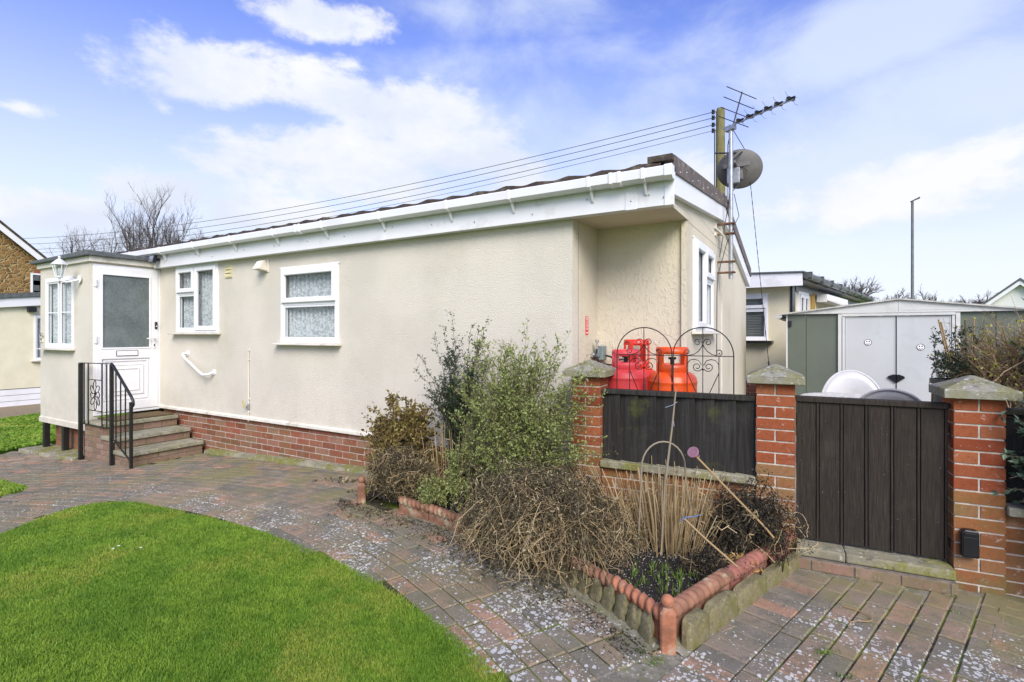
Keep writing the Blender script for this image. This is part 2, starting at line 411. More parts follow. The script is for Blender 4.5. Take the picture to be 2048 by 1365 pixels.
MT = dict(
 render=m_render('cream_render', (.70,.65,.55)),
 render_c=m_render('cream_render_coarse', (.66,.60,.47), (.42,.36,.20), True, .3),
 lip=simple('cream_paint_lip', (.68,.64,.55), .6, .1, 8, .003, 60, (.2,.2,.1), 3, .5),
 upvc=simple('white_upvc', (.80,.80,.81), .28, .03, 3, 0, 60, (.45,.44,.40), 2, .12),
 fascia=simple('white_fascia', (.76,.76,.77), .32, .04, 2, 0, 60, (.42,.41,.36), 4, .3),
 sash=simple('upvc_seal', (.05,.05,.05), .6),
 glass=m_glass('window_glass'), frost=m_frosted(), lace=m_lace(),
 brown=simple('brown_trim', (.115,.082,.062), .6, .25, 5, .002, 60, (.3,.28,.24), 14, .6),
 tile=simple('brown_roof_tile', (.050,.034,.026), .85, .35, 10, .006, 50, (.16,.15,.09), 5, .6),
 felt=simple('grey_roof_felt', (.10,.11,.11), .8, .25, 14, .004, 80),
 brick=m_brick('red_brick', [(.22,.052,.022),(.28,.078,.032),(.33,.115,.05)]),
 brickw=m_brick('weathered_red_brick', [(.20,.060,.034),(.28,.095,.055),(.29,.155,.11)], moss=.3),
 brickp=m_brick('pink_step_brick', [(.20,.125,.095),(.27,.165,.12),(.31,.22,.165)], moss=.35),
 brickl=m_brick('orange_brick_base', [(.21,.080,.034),(.28,.115,.045),(.27,.15,.075)], moss=.5),
 mortar=simple('pale_mortar', (.50,.45,.38), .95, .2, 20, .004, 80, (.25,.22,.14), 6, .4),
 mortard=simple('dark_mortar', (.17,.145,.115), .95, .3, 20, .004, 80),
 cap=m_conc('weathered_concrete', (.30,.29,.235), (.20,.19,.055), .6),
 slab=m_conc('step_slab', (.37,.35,.26), (.20,.19,.09), .5, 4),
 conc=m_conc('mossy_concrete', (.33,.31,.22), (.19,.19,.035), .85, 3),
 stone=m_conc('mossy_edging_stone', (.25,.22,.12), (.15,.145,.04), .75, 8, .25),
 iron=simple('black_iron', (.012,.012,.012), .42, .3, 30, .001, 90),
 fence=m_wood('dark_stained_board', (.042,.040,.036), moss=(.11,.12,.03)),
 gate=m_wood('dark_brown_gate_board', (.042,.035,.028), 0, 2),
 black=simple('black_plastic', (.012,.013,.015), .3, .2, 8),
 terra=simple('terracotta', (.34,.135,.07), .85, .35, 14, .003, 90, (.36,.31,.22), 12, .8),
 terrad=simple('weathered_terracotta', (.25,.12,.07), .85, .35, 12, .003, 90, (.36,.34,.22), 9, .8),
 terrap=simple('pinkish_terracotta', (.27,.105,.075), .85, .25, 12, .003, 90, (.30,.26,.20), 9, .4),
 soil=simple('dark_soil', (.020,.016,.012), .95, .5, 40, .02, 50),
 red=simple('red_paint', (.70,.035,.018), .38, .12, 6, .0006, 30, (.25,.05,.04), 9, .5),
 orange=simple('orange_red_paint', (.74,.085,.012), .36, .12, 6, .0006, 30, (.30,.08,.04), 11, .5),
 pink=simple('faded_pinkish_red_paint', (.66,.055,.06), .5, .2, 4, .0006, 30, (.60,.24,.27), 4, .7),
 metal=simple('galvanised_steel', (.42,.43,.44), .4, .2, 25, .0008, 90, metal=.7),
 rust=simple('rusty_steel', (.16,.08,.045), .8, .4, 30, .002, 80),
 mesh=simple('grey_dish_back', (.14,.13,.12), .6, .12, 12, .001, 90),
 polew=m_wood('mossy_pole_wood', (.20,.18,.08), moss=(.20,.24,.03)),
 wire=simple('black_cable', (.04,.04,.045), .6),
 shedg=simple('green_shed_panel', (.105,.125,.095), .5, .08, 2, .0006, 30),
 shedw=simple('pale_shed_panel', (.56,.57,.55), .45, .06, 2, .0006, 30, (.35,.35,.3), 5, .3),
 creamw=simple('neighbour_cream_wall', (.66,.60,.42), .8, .06, 3, .002, 90),
 creamy=simple('neighbour_yellow_wall', (.72,.67,.49), .8, .06, 3, .002, 90),
 plastic=simple('white_garden_plastic', (.52,.52,.52), .4, .05, 5, 0, 60, (.42,.42,.38), 12, .35),
 plasticg=simple('grey_garden_plastic', (.42,.42,.41), .4, .06, 5),
 straw=m_leaf('straw_stem', (.22,.15,.07), (.39,.285,.14), (.58,.47,.28), .7, .1),
 dead=m_leaf('dead_foliage', (.045,.038,.020), (.18,.145,.080), (.44,.36,.21), .8, .15),
 darkdead=m_leaf('blackened_dead_foliage', (.020,.018,.013), (.065,.055,.036), (.20,.16,.09), .85, .1),
 ddeep=m_leaf('dark_evergreen_leaf', (.018,.042,.022), (.035,.070,.034), (.08,.12,.055), .4, .25),
 dgreyg=m_leaf('blue_green_leaf', (.05,.09,.055), (.10,.16,.10), (.22,.30,.20), .4, .25),
 dlight=m_leaf('light_green_leaf', (.15,.19,.05), (.31,.37,.11), (.56,.60,.26), .45, .4),
 dbrown=m_leaf('yellow_brown_leaf', (.07,.045,.015), (.19,.14,.04), (.36,.32,.10), .55, .3),
 dgloss=m_leaf('glossy_green_leaf', (.03,.07,.025), (.07,.14,.05), (.30,.38,.22), .25, .25),
 dyel=m_leaf('yellow_green_leaf', (.16,.15,.03), (.36,.38,.06), (.55,.55,.12), .45, .35),
 twig=m_leaf('twig_bark', (.05,.038,.028), (.10,.075,.05), (.17,.13,.09), .85, .0),
 rtwig=m_leaf('reddish_twig', (.17,.11,.065), (.34,.23,.13), (.54,.40,.25), .8, .1),
 bark=m_leaf('bare_tree_bark', (.07,.06,.06), (.11,.095,.09), (.15,.13,.12), .9, .0),
 sprout=m_leaf('bulb_shoot', (.07,.12,.025), (.13,.21,.035), (.22,.32,.06), .4, .3),
 paver=m_paver(), joint=m_joint(), blade=m_grassblade(),
)
# ------------------------------------------------------------------ brickwork generator
def bricks(g, x0, x1, z0, z1, y, depth=.1025, course=.075, pitch=.225, off=0, mort=.010, zr=None):
    """stretcher bond in local x-z, faces at y, bricks proud of the mortar; materials 0 brick, 1 mortar"""
    g.mi = 1; g.tn = .5; g.box(x0 + .002, x1 - .002, y + .005, y + depth, z0 + .001, z1 - .001); g.mi = 0
    rows = int(round((z1 - z0) / course))
    for r in range(rows):
        za = z0 + r * course + mort * .5; zb = min(z0 + (r + 1) * course - mort * .5, z1)
        x = x0 - (pitch / 2 if (r + off) % 2 else 0)
        while x < x1 - .012:
            a = max(x, x0); b = min(x + pitch - mort, x1)
            if b - a > .02:
                g.tn = rnd.random(); j = rnd.uniform(-.0015, .0015)
                g.box(a, b, y + j, y + depth - .01, za + rnd.uniform(-.001, .001), zb)
            x += pitch

def pillar(name, cx, cy, rz, z0, rows, label, capmat='cap'):
    """square brick pillar, two bricks to a course"""
    t = thing(name, (cx, cy, z0), label, 'pillar', 'brick pillars along the front wall', rz)
    xf = Matrix.Translation((cx, cy, z0)) @ Matrix.Rotation(rz, 4, 'Z')
    H = .114; m = .010; g = G(xf); gl = G(xf)
    top = rows * .075
    g.mi = 1; g.box(-H+.005, H-.005, -H+.005, H-.005, 0, top); g.mi = 0
    for r in range(rows):
        za = r*.075 + m/2; zb = (r+1)*.075 - m/2
        q = gl if r < 8 else g
        for k in (0, 1):
            j = rnd.uniform(-.0015, .0015); q.tn = rnd.random(); q.mi = 0
            s0, s1 = (-H, -m/2) if k == 0 else (m/2, H)
            if r % 2: q.box(-H+j, H+j, s0, s1, za, zb)
            else: q.box(s0, s1, -H+j, H+j, za, zb)
    g.build('brickwork', [MT['brick'], MT['mortar']], t, bevel=.003)
    gl.build('lower_brickwork', [MT['brickl'], MT['mortar']], t, bevel=.003)
    c = G(xf); a = .168; z = top
    n = 7; vs = []; fs = []
    # slab with slightly concave pyramid top
    c.box(-a, a, -a, a, z + .001, z + .045)
    rings = [(a, z+.0455), (a*.97, z+.052), (a*.62, z+.078), (a*.3, z+.104), (.012, z+.122)]
    for (r_, zz) in rings:
        for i in range(4 * n):
            k = i // n; f = (i % n) / n
            P = [(-r_, -r_), (r_, -r_), (r_, r_), (-r_, r_)]; p = P[k]; q = P[(k+1) % 4]
            x = p[0] + (q[0]-p[0])*f; y = p[1] + (q[1]-p[1])*f
            vs.append((x, y, zz + .004*mnoise.noise(Vector((x*20, y*20, cx*9)))))
    m4 = 4 * n
    for i in range(len(rings)-1):
        for j in range(m4): fs.append((i*m4+j, i*m4+(j+1)%m4, (i+1)*m4+(j+1)%m4, (i+1)*m4+j))
    fs.append(tuple((len(rings)-1)*m4 + j for j in range(m4)))
    c.add(vs, fs)
    c.build('coping_cap', MT[capmat], t, bevel=.005)
    return t

# ------------------------------------------------------------------ windows
def lace(xf, x0, x1, z0, z1, y, name, parent, folds=9, mat='lace'):
    n = max(24, int((x1-x0)*110)); vs = []; fs = []
    for i in range(n+1):
        x = x0 + (x1-x0)*i/n; yy = y + .022*math.sin(i/n*folds*2*math.pi) + .005*math.sin(i*.83)
        vs += [(x, yy, z0 + .012*abs(math.sin(i/n*folds*math.pi))), (x, yy, z1)]
    for i in range(n): fs.append((2*i, 2*i+2, 2*i+3, 2*i+1))
    g = G(xf); g.add(vs, fs); return g.build(name, MT[mat], parent, smooth=180)
def window(parent, xf, w, h, cells, sill=.09, sash_top=None, curtain=True, nm='window'):
    """local x 0..w, z 0..h, outside towards -y. cells: (x0,x1,z0,z1,opening)"""
    f = G(xf); f.frame(0, w, 0, h, .045, -.012, .05)
    f.box(-.02, w+.02, -.008, .004, h, h+.016)
    for c in cells:
        if not c[4]: f.frame(c[0], c[1], c[2], c[3], .022, .0, .045)
    # mullions filling the space between the cells
    for a in cells:
        for b in cells:
            if a is b: continue
            if abs(b[0]-a[1]) < .06 and b[0] >= a[1] and min(a[3], b[3]) > max(a[2], b[2]):
                f.box(a[1], b[0], -.006, .048, max(a[2], b[2]), min(a[3], b[3]))
            if abs(b[2]-a[3]) < .06 and b[2] >= a[3] and min(a[1], b[1]) > max(a[0], b[0]):
                f.box(max(a[0], b[0]), min(a[1], b[1]), -.0045, .047, a[3], b[2])
    F = f.build('window_frame', MT['upvc'], parent, bevel=.003)
    if nm != 'window_frame': F.name = nm
    pane = G(xf); seal = G(xf)
    for c in cells:
        x0, x1, z0, z1, op = c
        if op:
            s = G(xf); e = .014
            s.frame(x0-e, x1+e, z0-e, z1+e, .052, -.034, -.002)
            s.frame(x0+.030, x1-.030, z0+.030, z1-.030, .014, -.026, .004)
            s.build('sash', MT['upvc'], F, bevel=.004)
            i = .047; yy = .003
        else: i = .024; yy = .012
        seal.frame(x0+i-.008, x1-i+.008, z0+i-.008, z1-i+.008, .007, yy-.003, yy+.003)
        p = G(xf); p.add([(x0+i-.004,yy+.004,z0+i-.004),(x1-i+.004,yy+.004,z0+i-.004),(x1-i+.004,yy+.004,z1-i+.004),(x0+i-.004,yy+.004,z1-i+.004)], [(0,1,2,3)])
        p.build('pane', MT['glass'], F)
    seal.build('seal', MT['sash'], F)
    if curtain: lace(xf, .02, w-.02, .02, h-.02, .085, 'net_curtain', F, folds=int(w*13))
    if sill:
        s = G(xf); s.hexa([(-.07,-sill,-.028),(w+.05,-sill,-.028),(w+.05,.0,-.030),(-.07,.0,-.030)],
                          [(-.07,-sill,-.010),(w+.05,-sill,-.010),(w+.05,.0,-.001),(-.07,.0,-.001)])
        s.build('sill', MT['lip'], F, bevel=.003)
    return F
RZ90 = Matrix.Rotation(R(90), 4, 'Z')
def at(x, y, z, rot=None): return Matrix.Translation((x, y, z)) @ (rot or Matrix.Identity(4))

# ================================================================== PARK HOME
HX0, HX1, HY1 = -9.6, -.97, 4.86
ZB = .36; ZT = 2.42
home = thing('park_home', (-5.3, 2.2, 0), 'long cream rendered park home with brown roof edge and white windows, steps at its porch', 'park home')
w1 = (-7.975, -6.925, 1.470, 2.400); w2 = (-5.605, -4.605, 1.345, 2.235)
g = G()
g.wall(HX0, -1.776, ZB+.0, 2.60, [(w1[0], w1[1], w1[2], w1[3]), (w2[0], w2[1], w2[2], w2[3])], .12)
g.build('wall', MT['render'], home)
# recess with the bottles, coarse render
g = G(); g.add([(-1.774,.121,ZB-.3),(-1.774,.576,ZB-.3),(-1.774,.576,2.43),(-1.774,.121,2.43)], [(0,1,2,3)])
g.add([(-1.776,.576,.05),(-.973,.576,.05),(-.973,.576,2.43),(-1.776,.576,2.43)], [(0,1,2,3)])
g.add([(-1.7745,.02,.05),(-1.7745,.576,.05),(-1.7745,.576,ZB),(-1.7745,.02,ZB)], [(0,1,2,3)])
g.box(-1.776, -.955, -.085, .60, 2.421, 2.46)
g.box(-1.006, -.962, .545, .574, .05, 2.42)
g.build('recess_wall', MT['render_c'], home)
ge = G(at(-.97, 0, 0, RZ90)); ew = (.84, 1.84, 1.475, 2.315)
ge.wall(.58, HY1, .40, 2.42, [ew], .12)
ge.build('end_wall', MT['render_c'], home)
ga = G(); ga.prism([(-.085, 2.425), (HY1, 2.425), (4.74, 2.42), (2.35, 2.87), (-.085, 2.60)], -.97, -1.1, 'x')
ga.build('gable', MT['render_c'], home)
g = G(); g.box(-.972, -.962, 2.440, 2.475, .4, 2.72); g.box(-.973, -.955, .58, HY1, .36, .44); g.build('cover_strip', MT['lip'], home, bevel=.004)
# back and far walls
g = G(); g.box(HX0, -1.0, HY1-.1, HY1, 0, 2.5); g.box(HX0, HX0+.1, .12, HY1-.1, 0, 2.6); g.build('back_wall', MT['render'], home)
# base lip
g = G(); g.hexa([(-8.44,-.028,.352),(-1.79,-.028,.352),(-1.79,0,.352),(-8.44,0,.352)], [(-8.44,-.026,.385),(-1.79,-.026,.385),(-1.79,0,.40),(-8.44,0,.40)])
g.build('base_lip', MT['lip'], home, bevel=.004)
g = G(); bricks(g, -8.40, -1.80, -.24, .36, .03, zr=True)
g.build('brick_plinth', [MT['brickw'], MT['mortar']], home, bevel=.003)
g2 = G(at(-1.0, 0, 0, RZ90)); bricks(g2, .60, HY1-.05, -.09, .36, 0.0); g2.build('end_plinth', [MT['brickw'], MT['mortar']], home, bevel=.003)
# mossy concrete footing strip below the brick base
foot = G(); n = 40
for i in range(n):
    xa = -7.2 + 5.3*i/n; xb = -7.2 + 5.3*(i+1)/n; za = gz(xa); zb = gz(xb); w = .055 + .05*(i/n)
    foot.hexa([(xa,-w,za-.06),(xb,-w,zb-.06),(xb,.03,zb-.06),(xa,.03,za-.06)], [(xa,-w+.012,za+.035),(xb,-w+.012,zb+.035),(xb,.028,zb+.05),(xa,.028,za+.05)])
foot.build('footing', MT['conc'], home)
# windows
window(home, at(w1[0], -.004, w1[2]), w1[1]-w1[0], w1[3]-w1[2], [(.045,.47,.045,.53,False),(.045,.47,.58,.885,True),(.52,1.005,.045,.885,True)])
window(home, at(w2[0], -.004, w2[2]), w2[1]-w2[0], w2[3]-w2[2], [(.045,.955,.045,.44,False),(.045,.955,.49,.845,True)])
window(home, at(-.966, ew[0], ew[2], RZ90), 1.0, .84, [(.045,.475,.045,.795,True),(.525,.955,.045,.50,False),(.525,.955,.55,.795,True)])
# dark inside
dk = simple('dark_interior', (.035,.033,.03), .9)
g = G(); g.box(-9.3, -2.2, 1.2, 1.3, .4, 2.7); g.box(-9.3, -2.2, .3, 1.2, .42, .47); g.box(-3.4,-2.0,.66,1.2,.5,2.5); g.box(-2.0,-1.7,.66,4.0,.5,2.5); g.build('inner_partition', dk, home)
# roof tiles
n = 620; vs = []; fs = []
for i in range(n+1):
    x = HX0 - .06 + (-.99 - HX0 + .06) * i / n
    ph = ((x + 50) / .29) % 1.0
    zz = .018 * (.5 - .5*math.cos(2*math.pi*ph)) * (1.0 if ph < .5 else .8) + .008*mnoise.noise(Vector((x*3.7, 0, 0)))
    st = .006 * math.floor((x+50)/.29) % 2 * .0
    for (yy, z0) in ((-.195, 2.672), (-.19, 2.700), (1.1, 2.852), (2.35, 2.985), (4.80, 2.455)):
        vs.append((x, yy, z0 + zz * (.6 if yy < -.192 else 1)))
for i in range(n):
    for k in range(4): fs.append((5*i+k, 5*i+5+k, 5*i+6+k, 5*i+1+k))
g = G(); g.add(vs, fs); g.build('roof', MT['tile'], home, smooth=60)
# fascia, joints, screws
g = G(); g.box(-9.7, -.918, -.10, -.082, 2.410, 2.655); g.box(-9.7,-.93,-.083,.0,2.412,2.424)
g.box(-1.285, -1.195, -.106, -.098, 2.404, 2.657); g.box(-.985, -.913, -.1075, -.098, 2.406, 2.657)
g.box(-6.47, -6.42, -.105, -.099, 2.406, 2.65); g.box(-3.86, -3.81, -.105, -.099, 2.406, 2.65)
g.build('fascia_board', MT['fascia'], home, bevel=.002)
scm = simple('screw_cap', (.2,.2,.2), .5)
for x in [-8.1,-7.3,-6.9,-6.2,-5.6,-5.0,-4.4,-3.7,-3.2,-2.7,-2.1,-1.6,-1.24,-1.1,-.99]:
    g = G(); g.ball((x, -.1075, 2.47 + .03*((int(x*10)) % 3)), .0055, 8, 5); g.build('fixing_screw', scm, home)
# gutter: square-line trough, front face, with union joints, brackets and stop end
def gprof(o=0.0):
    return [(-.105, 2.672+o), (-.108, 2.600-o), (-.122-o, 2.588-o), (-.178-o*.5, 2.584-o), (-.207-o, 2.604-o), (-.214-o, 2.668+o), (-.206, 2.676+o), (-.200, 2.664), (-.193, 2.612), (-.125, 2.600), (-.115, 2.668)]
GU = G(); GU.prism(gprof(), -9.72, -.955, 'x')
gut = GU.build('gutter', MT['upvc'], home, bevel=.002)
for x in (-8.9,-8.05,-7.2,-6.35,-5.5,-4.65,-3.8,-2.95,-2.28,-1.55,-1.12):
    b = G(); b.prism(gprof(.006), x-.014, x+.014, 'x'); b.hexa([(x-.008,-.115,2.50),(x+.008,-.115,2.50),(x+.008,-.103,2.50),(x-.008,-.103,2.50)],[(x-.008,-.165,2.586),(x+.008,-.165,2.586),(x+.008,-.11,2.586),(x-.008,-.11,2.586)])
    b.build('gutter_bracket', MT['upvc'], gut, bevel=.002)
for x in (-5.05, -1.335):
    b = G(); b.prism(gprof(.005), x-.05, x+.05, 'x'); b.prism(gprof(.009), x-.045, x-.022, 'x'); b.prism(gprof(.009), x+.022, x+.045, 'x'); b.build('gutter_union', MT['upvc'], gut, bevel=.002)
b = G(); b.prism([(p[0]-.0, p[1]) for p in gprof(.006)[:7]] + [(-.105, 2.678)], -.962, -.905, 'x'); b.build('gutter_stop_end', MT['upvc'], gut, bevel=.003)
# verge boards on the gable end
def verge(y0, y1, zb0, zb1, zt0, zt1, x0, x1, nm, mt, cuts=()):
    g = G(); g.prism([(y0, zb0), (y1, zb1), (y1, zt1), (y0, zt0)], x0, x1, 'x')
    return g.build(nm, MT[mt], home, bevel=.002)
verge(-.10, 2.40, 2.486, 2.742, 2.640, 2.908, -.97, -.918, 'verge_board', 'upvc')
verge(-.135, .90, 2.635, 2.746, 2.765, 2.879, -.985, -.905, 'verge_capping', 'brown')
verge(.905, 1.70, 2.745, 2.832, 2.882, 2.967, -.985, -.906, 'verge_capping', 'brown')
verge(1.705, 2.40, 2.831, 2.910, 2.968, 3.035, -.985, -.904, 'verge_capping', 'brown')
verge(2.40, 4.92, 2.742, 2.190, 2.908, 2.36, -.97, -.919, 'verge_board', 'upvc')
verge(2.40, 4.95, 2.906, 2.345, 3.035, 2.475, -.985, -.905, 'verge_capping', 'brown')
g = G(); g.box(-1.09, -.906, -.19, -.136, 2.712, 2.760); g.box(-1.09,-.986,-.137,.10,2.735,2.768); g.build('verge_tile', MT['tile'], home, bevel=.004)
nlm = simple('pale_nail', (.6,.6,.58), .4)
for k in range(11): g = G(); g.ball((-.905, .05 + k*.23, 2.68 + (k*.23)*.11 + .035*(k % 2)), .006, 8, 5); g.build('verge_nail', nlm, home)
# vents
g = G(); g.frame(-6.765, -6.615, 2.19, 2.345, .012, -.016, 0)
for k in range(3): g.hexa([(-6.753,-.018,2.205+k*.046),(-6.627,-.018,2.205+k*.046),(-6.627,-.002,2.205+k*.046),(-6.753,-.002,2.205+k*.046)], [(-6.753,-.004,2.245+k*.046),(-6.627,-.004,2.245+k*.046),(-6.627,-.001,2.245+k*.046),(-6.753,-.001,2.245+k*.046)])
g.build('louvre_vent', simple('yellowed_plastic', (.62,.56,.33), .5, .08), home)
g = G(); g.box(-6.02, -5.845, -.012, 0, 2.21, 2.38)
g.hexa([(-6.0,-.13,2.245),(-5.865,-.13,2.245),(-5.865,-.012,2.225),(-6.0,-.012,2.225)], [(-5.985,-.075,2.345),(-5.88,-.075,2.345),(-5.88,-.012,2.37),(-5.985,-.012,2.37)])
g.build('cowl_vent', MT['lip'], home, bevel=.004)

# ------------------------------------------------------------------ porch (parts of the home)
PX0, PX1, PY = -10.15, -8.45, -.85
px = at(PX1, 0, 0, RZ90)
g = G(); pw = (-9.93, -8.99, 1.245, 2.25)
g.wall(PX0, PX1-.003, .14, 2.43, [pw], .08, PY)
g.hexa([(PX0,PY-.02,.13),(PX1+.01,PY-.02,.13),(PX1+.01,PY,.13),(PX0,PY,.13)], [(PX0,PY-.018,.20),(PX1+.008,PY-.018,.20),(PX1+.008,PY,.215),(PX0,PY,.215)])
g.box(PX0, PX0+.08, PY+.08, 0, .14, 2.43)
g.build('porch_wall', MT['render'], home)
g = G(px); g.wall(-.848, -.001, .33, 2.43, [(-.80, -.03, .36, 2.385)], .08); g.box(-.846,-.8,.0005,.05,.14,.329); g.build('porch_front', MT['render'], home)
g = G(); g.box(PX0-.03, PX1+.045, PY-.035, -.002, 2.425, 2.50); g.build('porch_fascia', MT['lip'], home, bevel=.004)
g = G(); g.hexa([(PX0-.12,PY-.09,2.497),(PX1+.09,PY-.09,2.497),(PX1+.09,-.108,2.497),(PX0-.12,-.108,2.497)], [(PX0-.12,PY-.09,2.545),(PX1+.09,PY-.09,2.570),(PX1+.09,-.108,2.560),(PX0-.12,-.108,2.545)])
g.build('porch_roof', MT['felt'], home, bevel=.012)
window(home, at(pw[0], PY-.004, pw[2]), pw[1]-pw[0], pw[3]-pw[2], [(.045,.43,.045,.96,False),(.51,.895,.045,.96,False)], nm='porch_window')
# glazing bars
g = G(at(pw[0], PY-.004, pw[2])); g.box(.07,.405,.0,.011,.505,.520); g.box(.535,.87,.0,.011,.505,.520); g.build('glazing_bar', MT['upvc'], home)
# posts under the porch
for x in (-9.95, -9.28, -8.56):
    g = G(); g.box(x-.035, x+.035, PY-.03, PY+.04, gz(x)-.05, .13); g.build('support_post', MT['iron'], home, bevel=.003)
g = G(); bricks(g, -9.93, -8.45, gz(-9.5)-.1, .13, -.74); g.build('porch_base', [MT['brickw'], MT['mortard']], home, bevel=.003)
g = G(); g.hexa([(-10.2,-1.10,-.40),(-8.5,-1.06,-.35),(-8.5,-.7,-.35),(-10.2,-.7,-.40)],[(-10.2,-1.09,gz(-10)+.05),(-8.5,-1.05,gz(-8.5)+.04),(-8.5,-.7,gz(-8.5)+.04),(-10.2,-.7,gz(-10)+.05)]); g.build('porch_footing', MT['conc'], home, bevel=.01)
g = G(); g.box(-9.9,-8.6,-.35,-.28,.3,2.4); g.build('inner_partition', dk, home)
# door: local x from -.80 (near) to -.03
g = G(px); g.frame(-.83, -.0, .335, 2.40, .035, -.012, .05); g.build('door_frame', MT['upvc'], home, bevel=.003)
g = G(px); dx0, dx1, dz0, dz1 = -.795, -.037, .375, 2.365
g.box(dx0, -.735, -.022, .03, dz0, dz1); g.box(-.145, dx1, -.022, .03, dz0, dz1)
g.box(-.735, -.145, -.022, .03, dz0, .50); g.box(-.735, -.145, -.022, .03, 2.27, dz1); g.box(-.735, -.145, -.022, .03, 1.10, 1.25)
g.box(-.735, -.145, .0, .025, .50, 1.10)
g.frame(-.715, -.165, .52, 1.08, .018, -.012, .0); g.frame(-.655, -.225, .59, 1.02, .016, -.013, -.0)
g.box(-.640, -.240, -.008, .0, .606, 1.004); g.frame(-.60, -.28, .645, .965, .014, -.018, -.008)
g.frame(-.748, -.132, 1.237, 2.283, .022, -.029, -.012)
door = g.build('door', MT['upvc'], home, bevel=.004)
g = G(px); g.box(-.733, -.147, -.008, .0, 1.252, 2.268); g.build('frosted_pane', MT['frost'], door)
g = G(px); g.box(-.57, -.30, -.030, -.022, 1.135, 1.215); g.build('letterbox_seal', MT['black'], door, bevel=.004)
g = G(px); g.box(-.562, -.308, -.036, -.028, 1.143, 1.207); g.build('letterbox', MT['upvc'], door, bevel=.004)
g = G(px); g.box(-.108, -.078, -.036, -.022, 1.24, 1.42); g.tube([(-.093,-.036,1.385),(-.093,-.07,1.385)], .009, 8); g.tube([(-.093,-.068,1.385),(-.14,-.068,1.388),(-.205,-.062,1.380)], [.011,.010,.007], 8)
g.build('door_handle', MT['upvc'], door, bevel=.002, smooth=40)
g = G(px); g.box(-.100, -.086, -.038, -.035, 1.265, 1.30); g.build('keyhole', MT['black'], door)
g = G(px); g.box(-.082,-.052,-.040,-.022,1.52,1.625); g.build('doorbell', MT['black'], door, bevel=.003)
g = G(px); g.ball((-.067,-.041,1.56), (.009,.004,.009), 10, 6); g.build('bell_push', MT['upvc'], door)
for z in (.58, 1.37, 2.14):
    g = G(px); g.tube([(-.808,-.032,z-.05),(-.808,-.032,z+.05)], .010, 8); g.box(-.83,-.77,-.026,-.012,z-.045,z+.045); g.build('hinge', MT['upvc'], door, bevel=.002)

# ------------------------------------------------------------------ things on the walls
t = thing('wall_lantern', (-8.75, PY, 2.2), 'white coach lantern on the porch wall above the small window', 'lantern')
g = G(); g.lathe([(0,-.030),(.055,-.030),(.055,-.022),(.040,-.012),(.018,.0)], (-8.75, PY-.0, 2.20), 20, Matrix.Rotation(R(90), 3, 'X').to_3x3() @ Matrix.Diagonal((1,1,-1)))
g.tube([(-8.75,PY-.02,2.20),(-8.76,PY-.09,2.17),(-8.78,PY-.16,2.15),(-8.80,PY-.215,2.17),(-8.80,PY-.225,2.205)], [.016,.014,.013,.014,.018], 10)
g.build('bracket', MT['upvc'], t, smooth=50)
lc = (-8.80, PY-.225, 2.205)
g = G(); g.lathe([(.0,0),(.035,0),(.042,.012),(.036,.02)], lc, 6)
for k in range(6):
    a = R(60*k); c_, s_ = math.cos(a), math.sin(a)
    g.bar((lc[0]+.040*c_, lc[1]+.040*s_, lc[2]+.015), (lc[0]+.076*c_, lc[1]+.076*s_, lc[2]+.175), .008, .008)
g.lathe([(.072,.170),(.088,.172),(.092,.180),(.080,.196),(.060,.215),(.030,.245),(.012,.255),(.012,.268),(.018,.278),(.010,.292),(.0,.295)], lc, 6)
g.build('lantern_body', MT['upvc'], t, smooth=25)
g = G(); g.lathe([(.037,.018),(.071,.172)], lc, 6); g.build('lantern_glass', MT['glass'], t)
g = G(); g.lathe([(0,.03),(.014,.035),(.022,.09),(.016,.13),(0,.14)], lc, 12); g.build('bulb', simple('pearl_bulb', (.7,.7,.68), .3), t, smooth=60)

t = thing('security_light', (-8.25, -.1, 2.52), 'small black security light on the white fascia beside the porch roof', 'light')
g = G(); g.hexa([(-8.31,-.22,2.475),(-8.19,-.22,2.475),(-8.19,-.175,2.46),(-8.31,-.175,2.46)], [(-8.31,-.195,2.585),(-8.19,-.195,2.585),(-8.19,-.15,2.585),(-8.31,-.15,2.585)])
g.box(-8.27,-8.23,-.17,-.1075,2.50,2.545); g.build('lamp_housing', MT['black'], t, bevel=.004)
g = G(); g.hexa([(-8.30,-.226,2.485),(-8.20,-.226,2.485),(-8.20,-.2205,2.483),(-8.30,-.2205,2.483)], [(-8.30,-.206,2.570),(-8.20,-.206,2.570),(-8.20,-.2005,2.570),(-8.30,-.2005,2.570)]); g.build('lamp_lens', MT['metal'], t)

t = thing('grab_rail', (-7.36, 0, 1.05), 'short white bent grab rail screwed to the render below the small window', 'grab rail')
def fl_(x, z):
    g = G(); g.lathe([(0,-.014),(.036,-.014),(.040,0)], (x, 0, z), 20, Matrix.Rotation(R(90), 3, 'X') @ Matrix.Diagonal((1,1,-1))); return g
g = G(); g.tube([(-7.685,-.01,1.175),(-7.685,-.065,1.170),(-7.665,-.085,1.155),(-7.60,-.088,1.115),(-7.25,-.088,.935),(-7.15,-.088,.895),(-7.07,-.080,.900),(-7.04,-.055,.915),(-7.03,-.01,.93)], .0165, 12)
g.build('rail_tube', MT['upvc'], t, smooth=60)
for (x, z) in ((-7.685,1.175),(-7.03,.93)): fl_(x, z).build('mounting_flange', MT['upvc'], t, smooth=40)

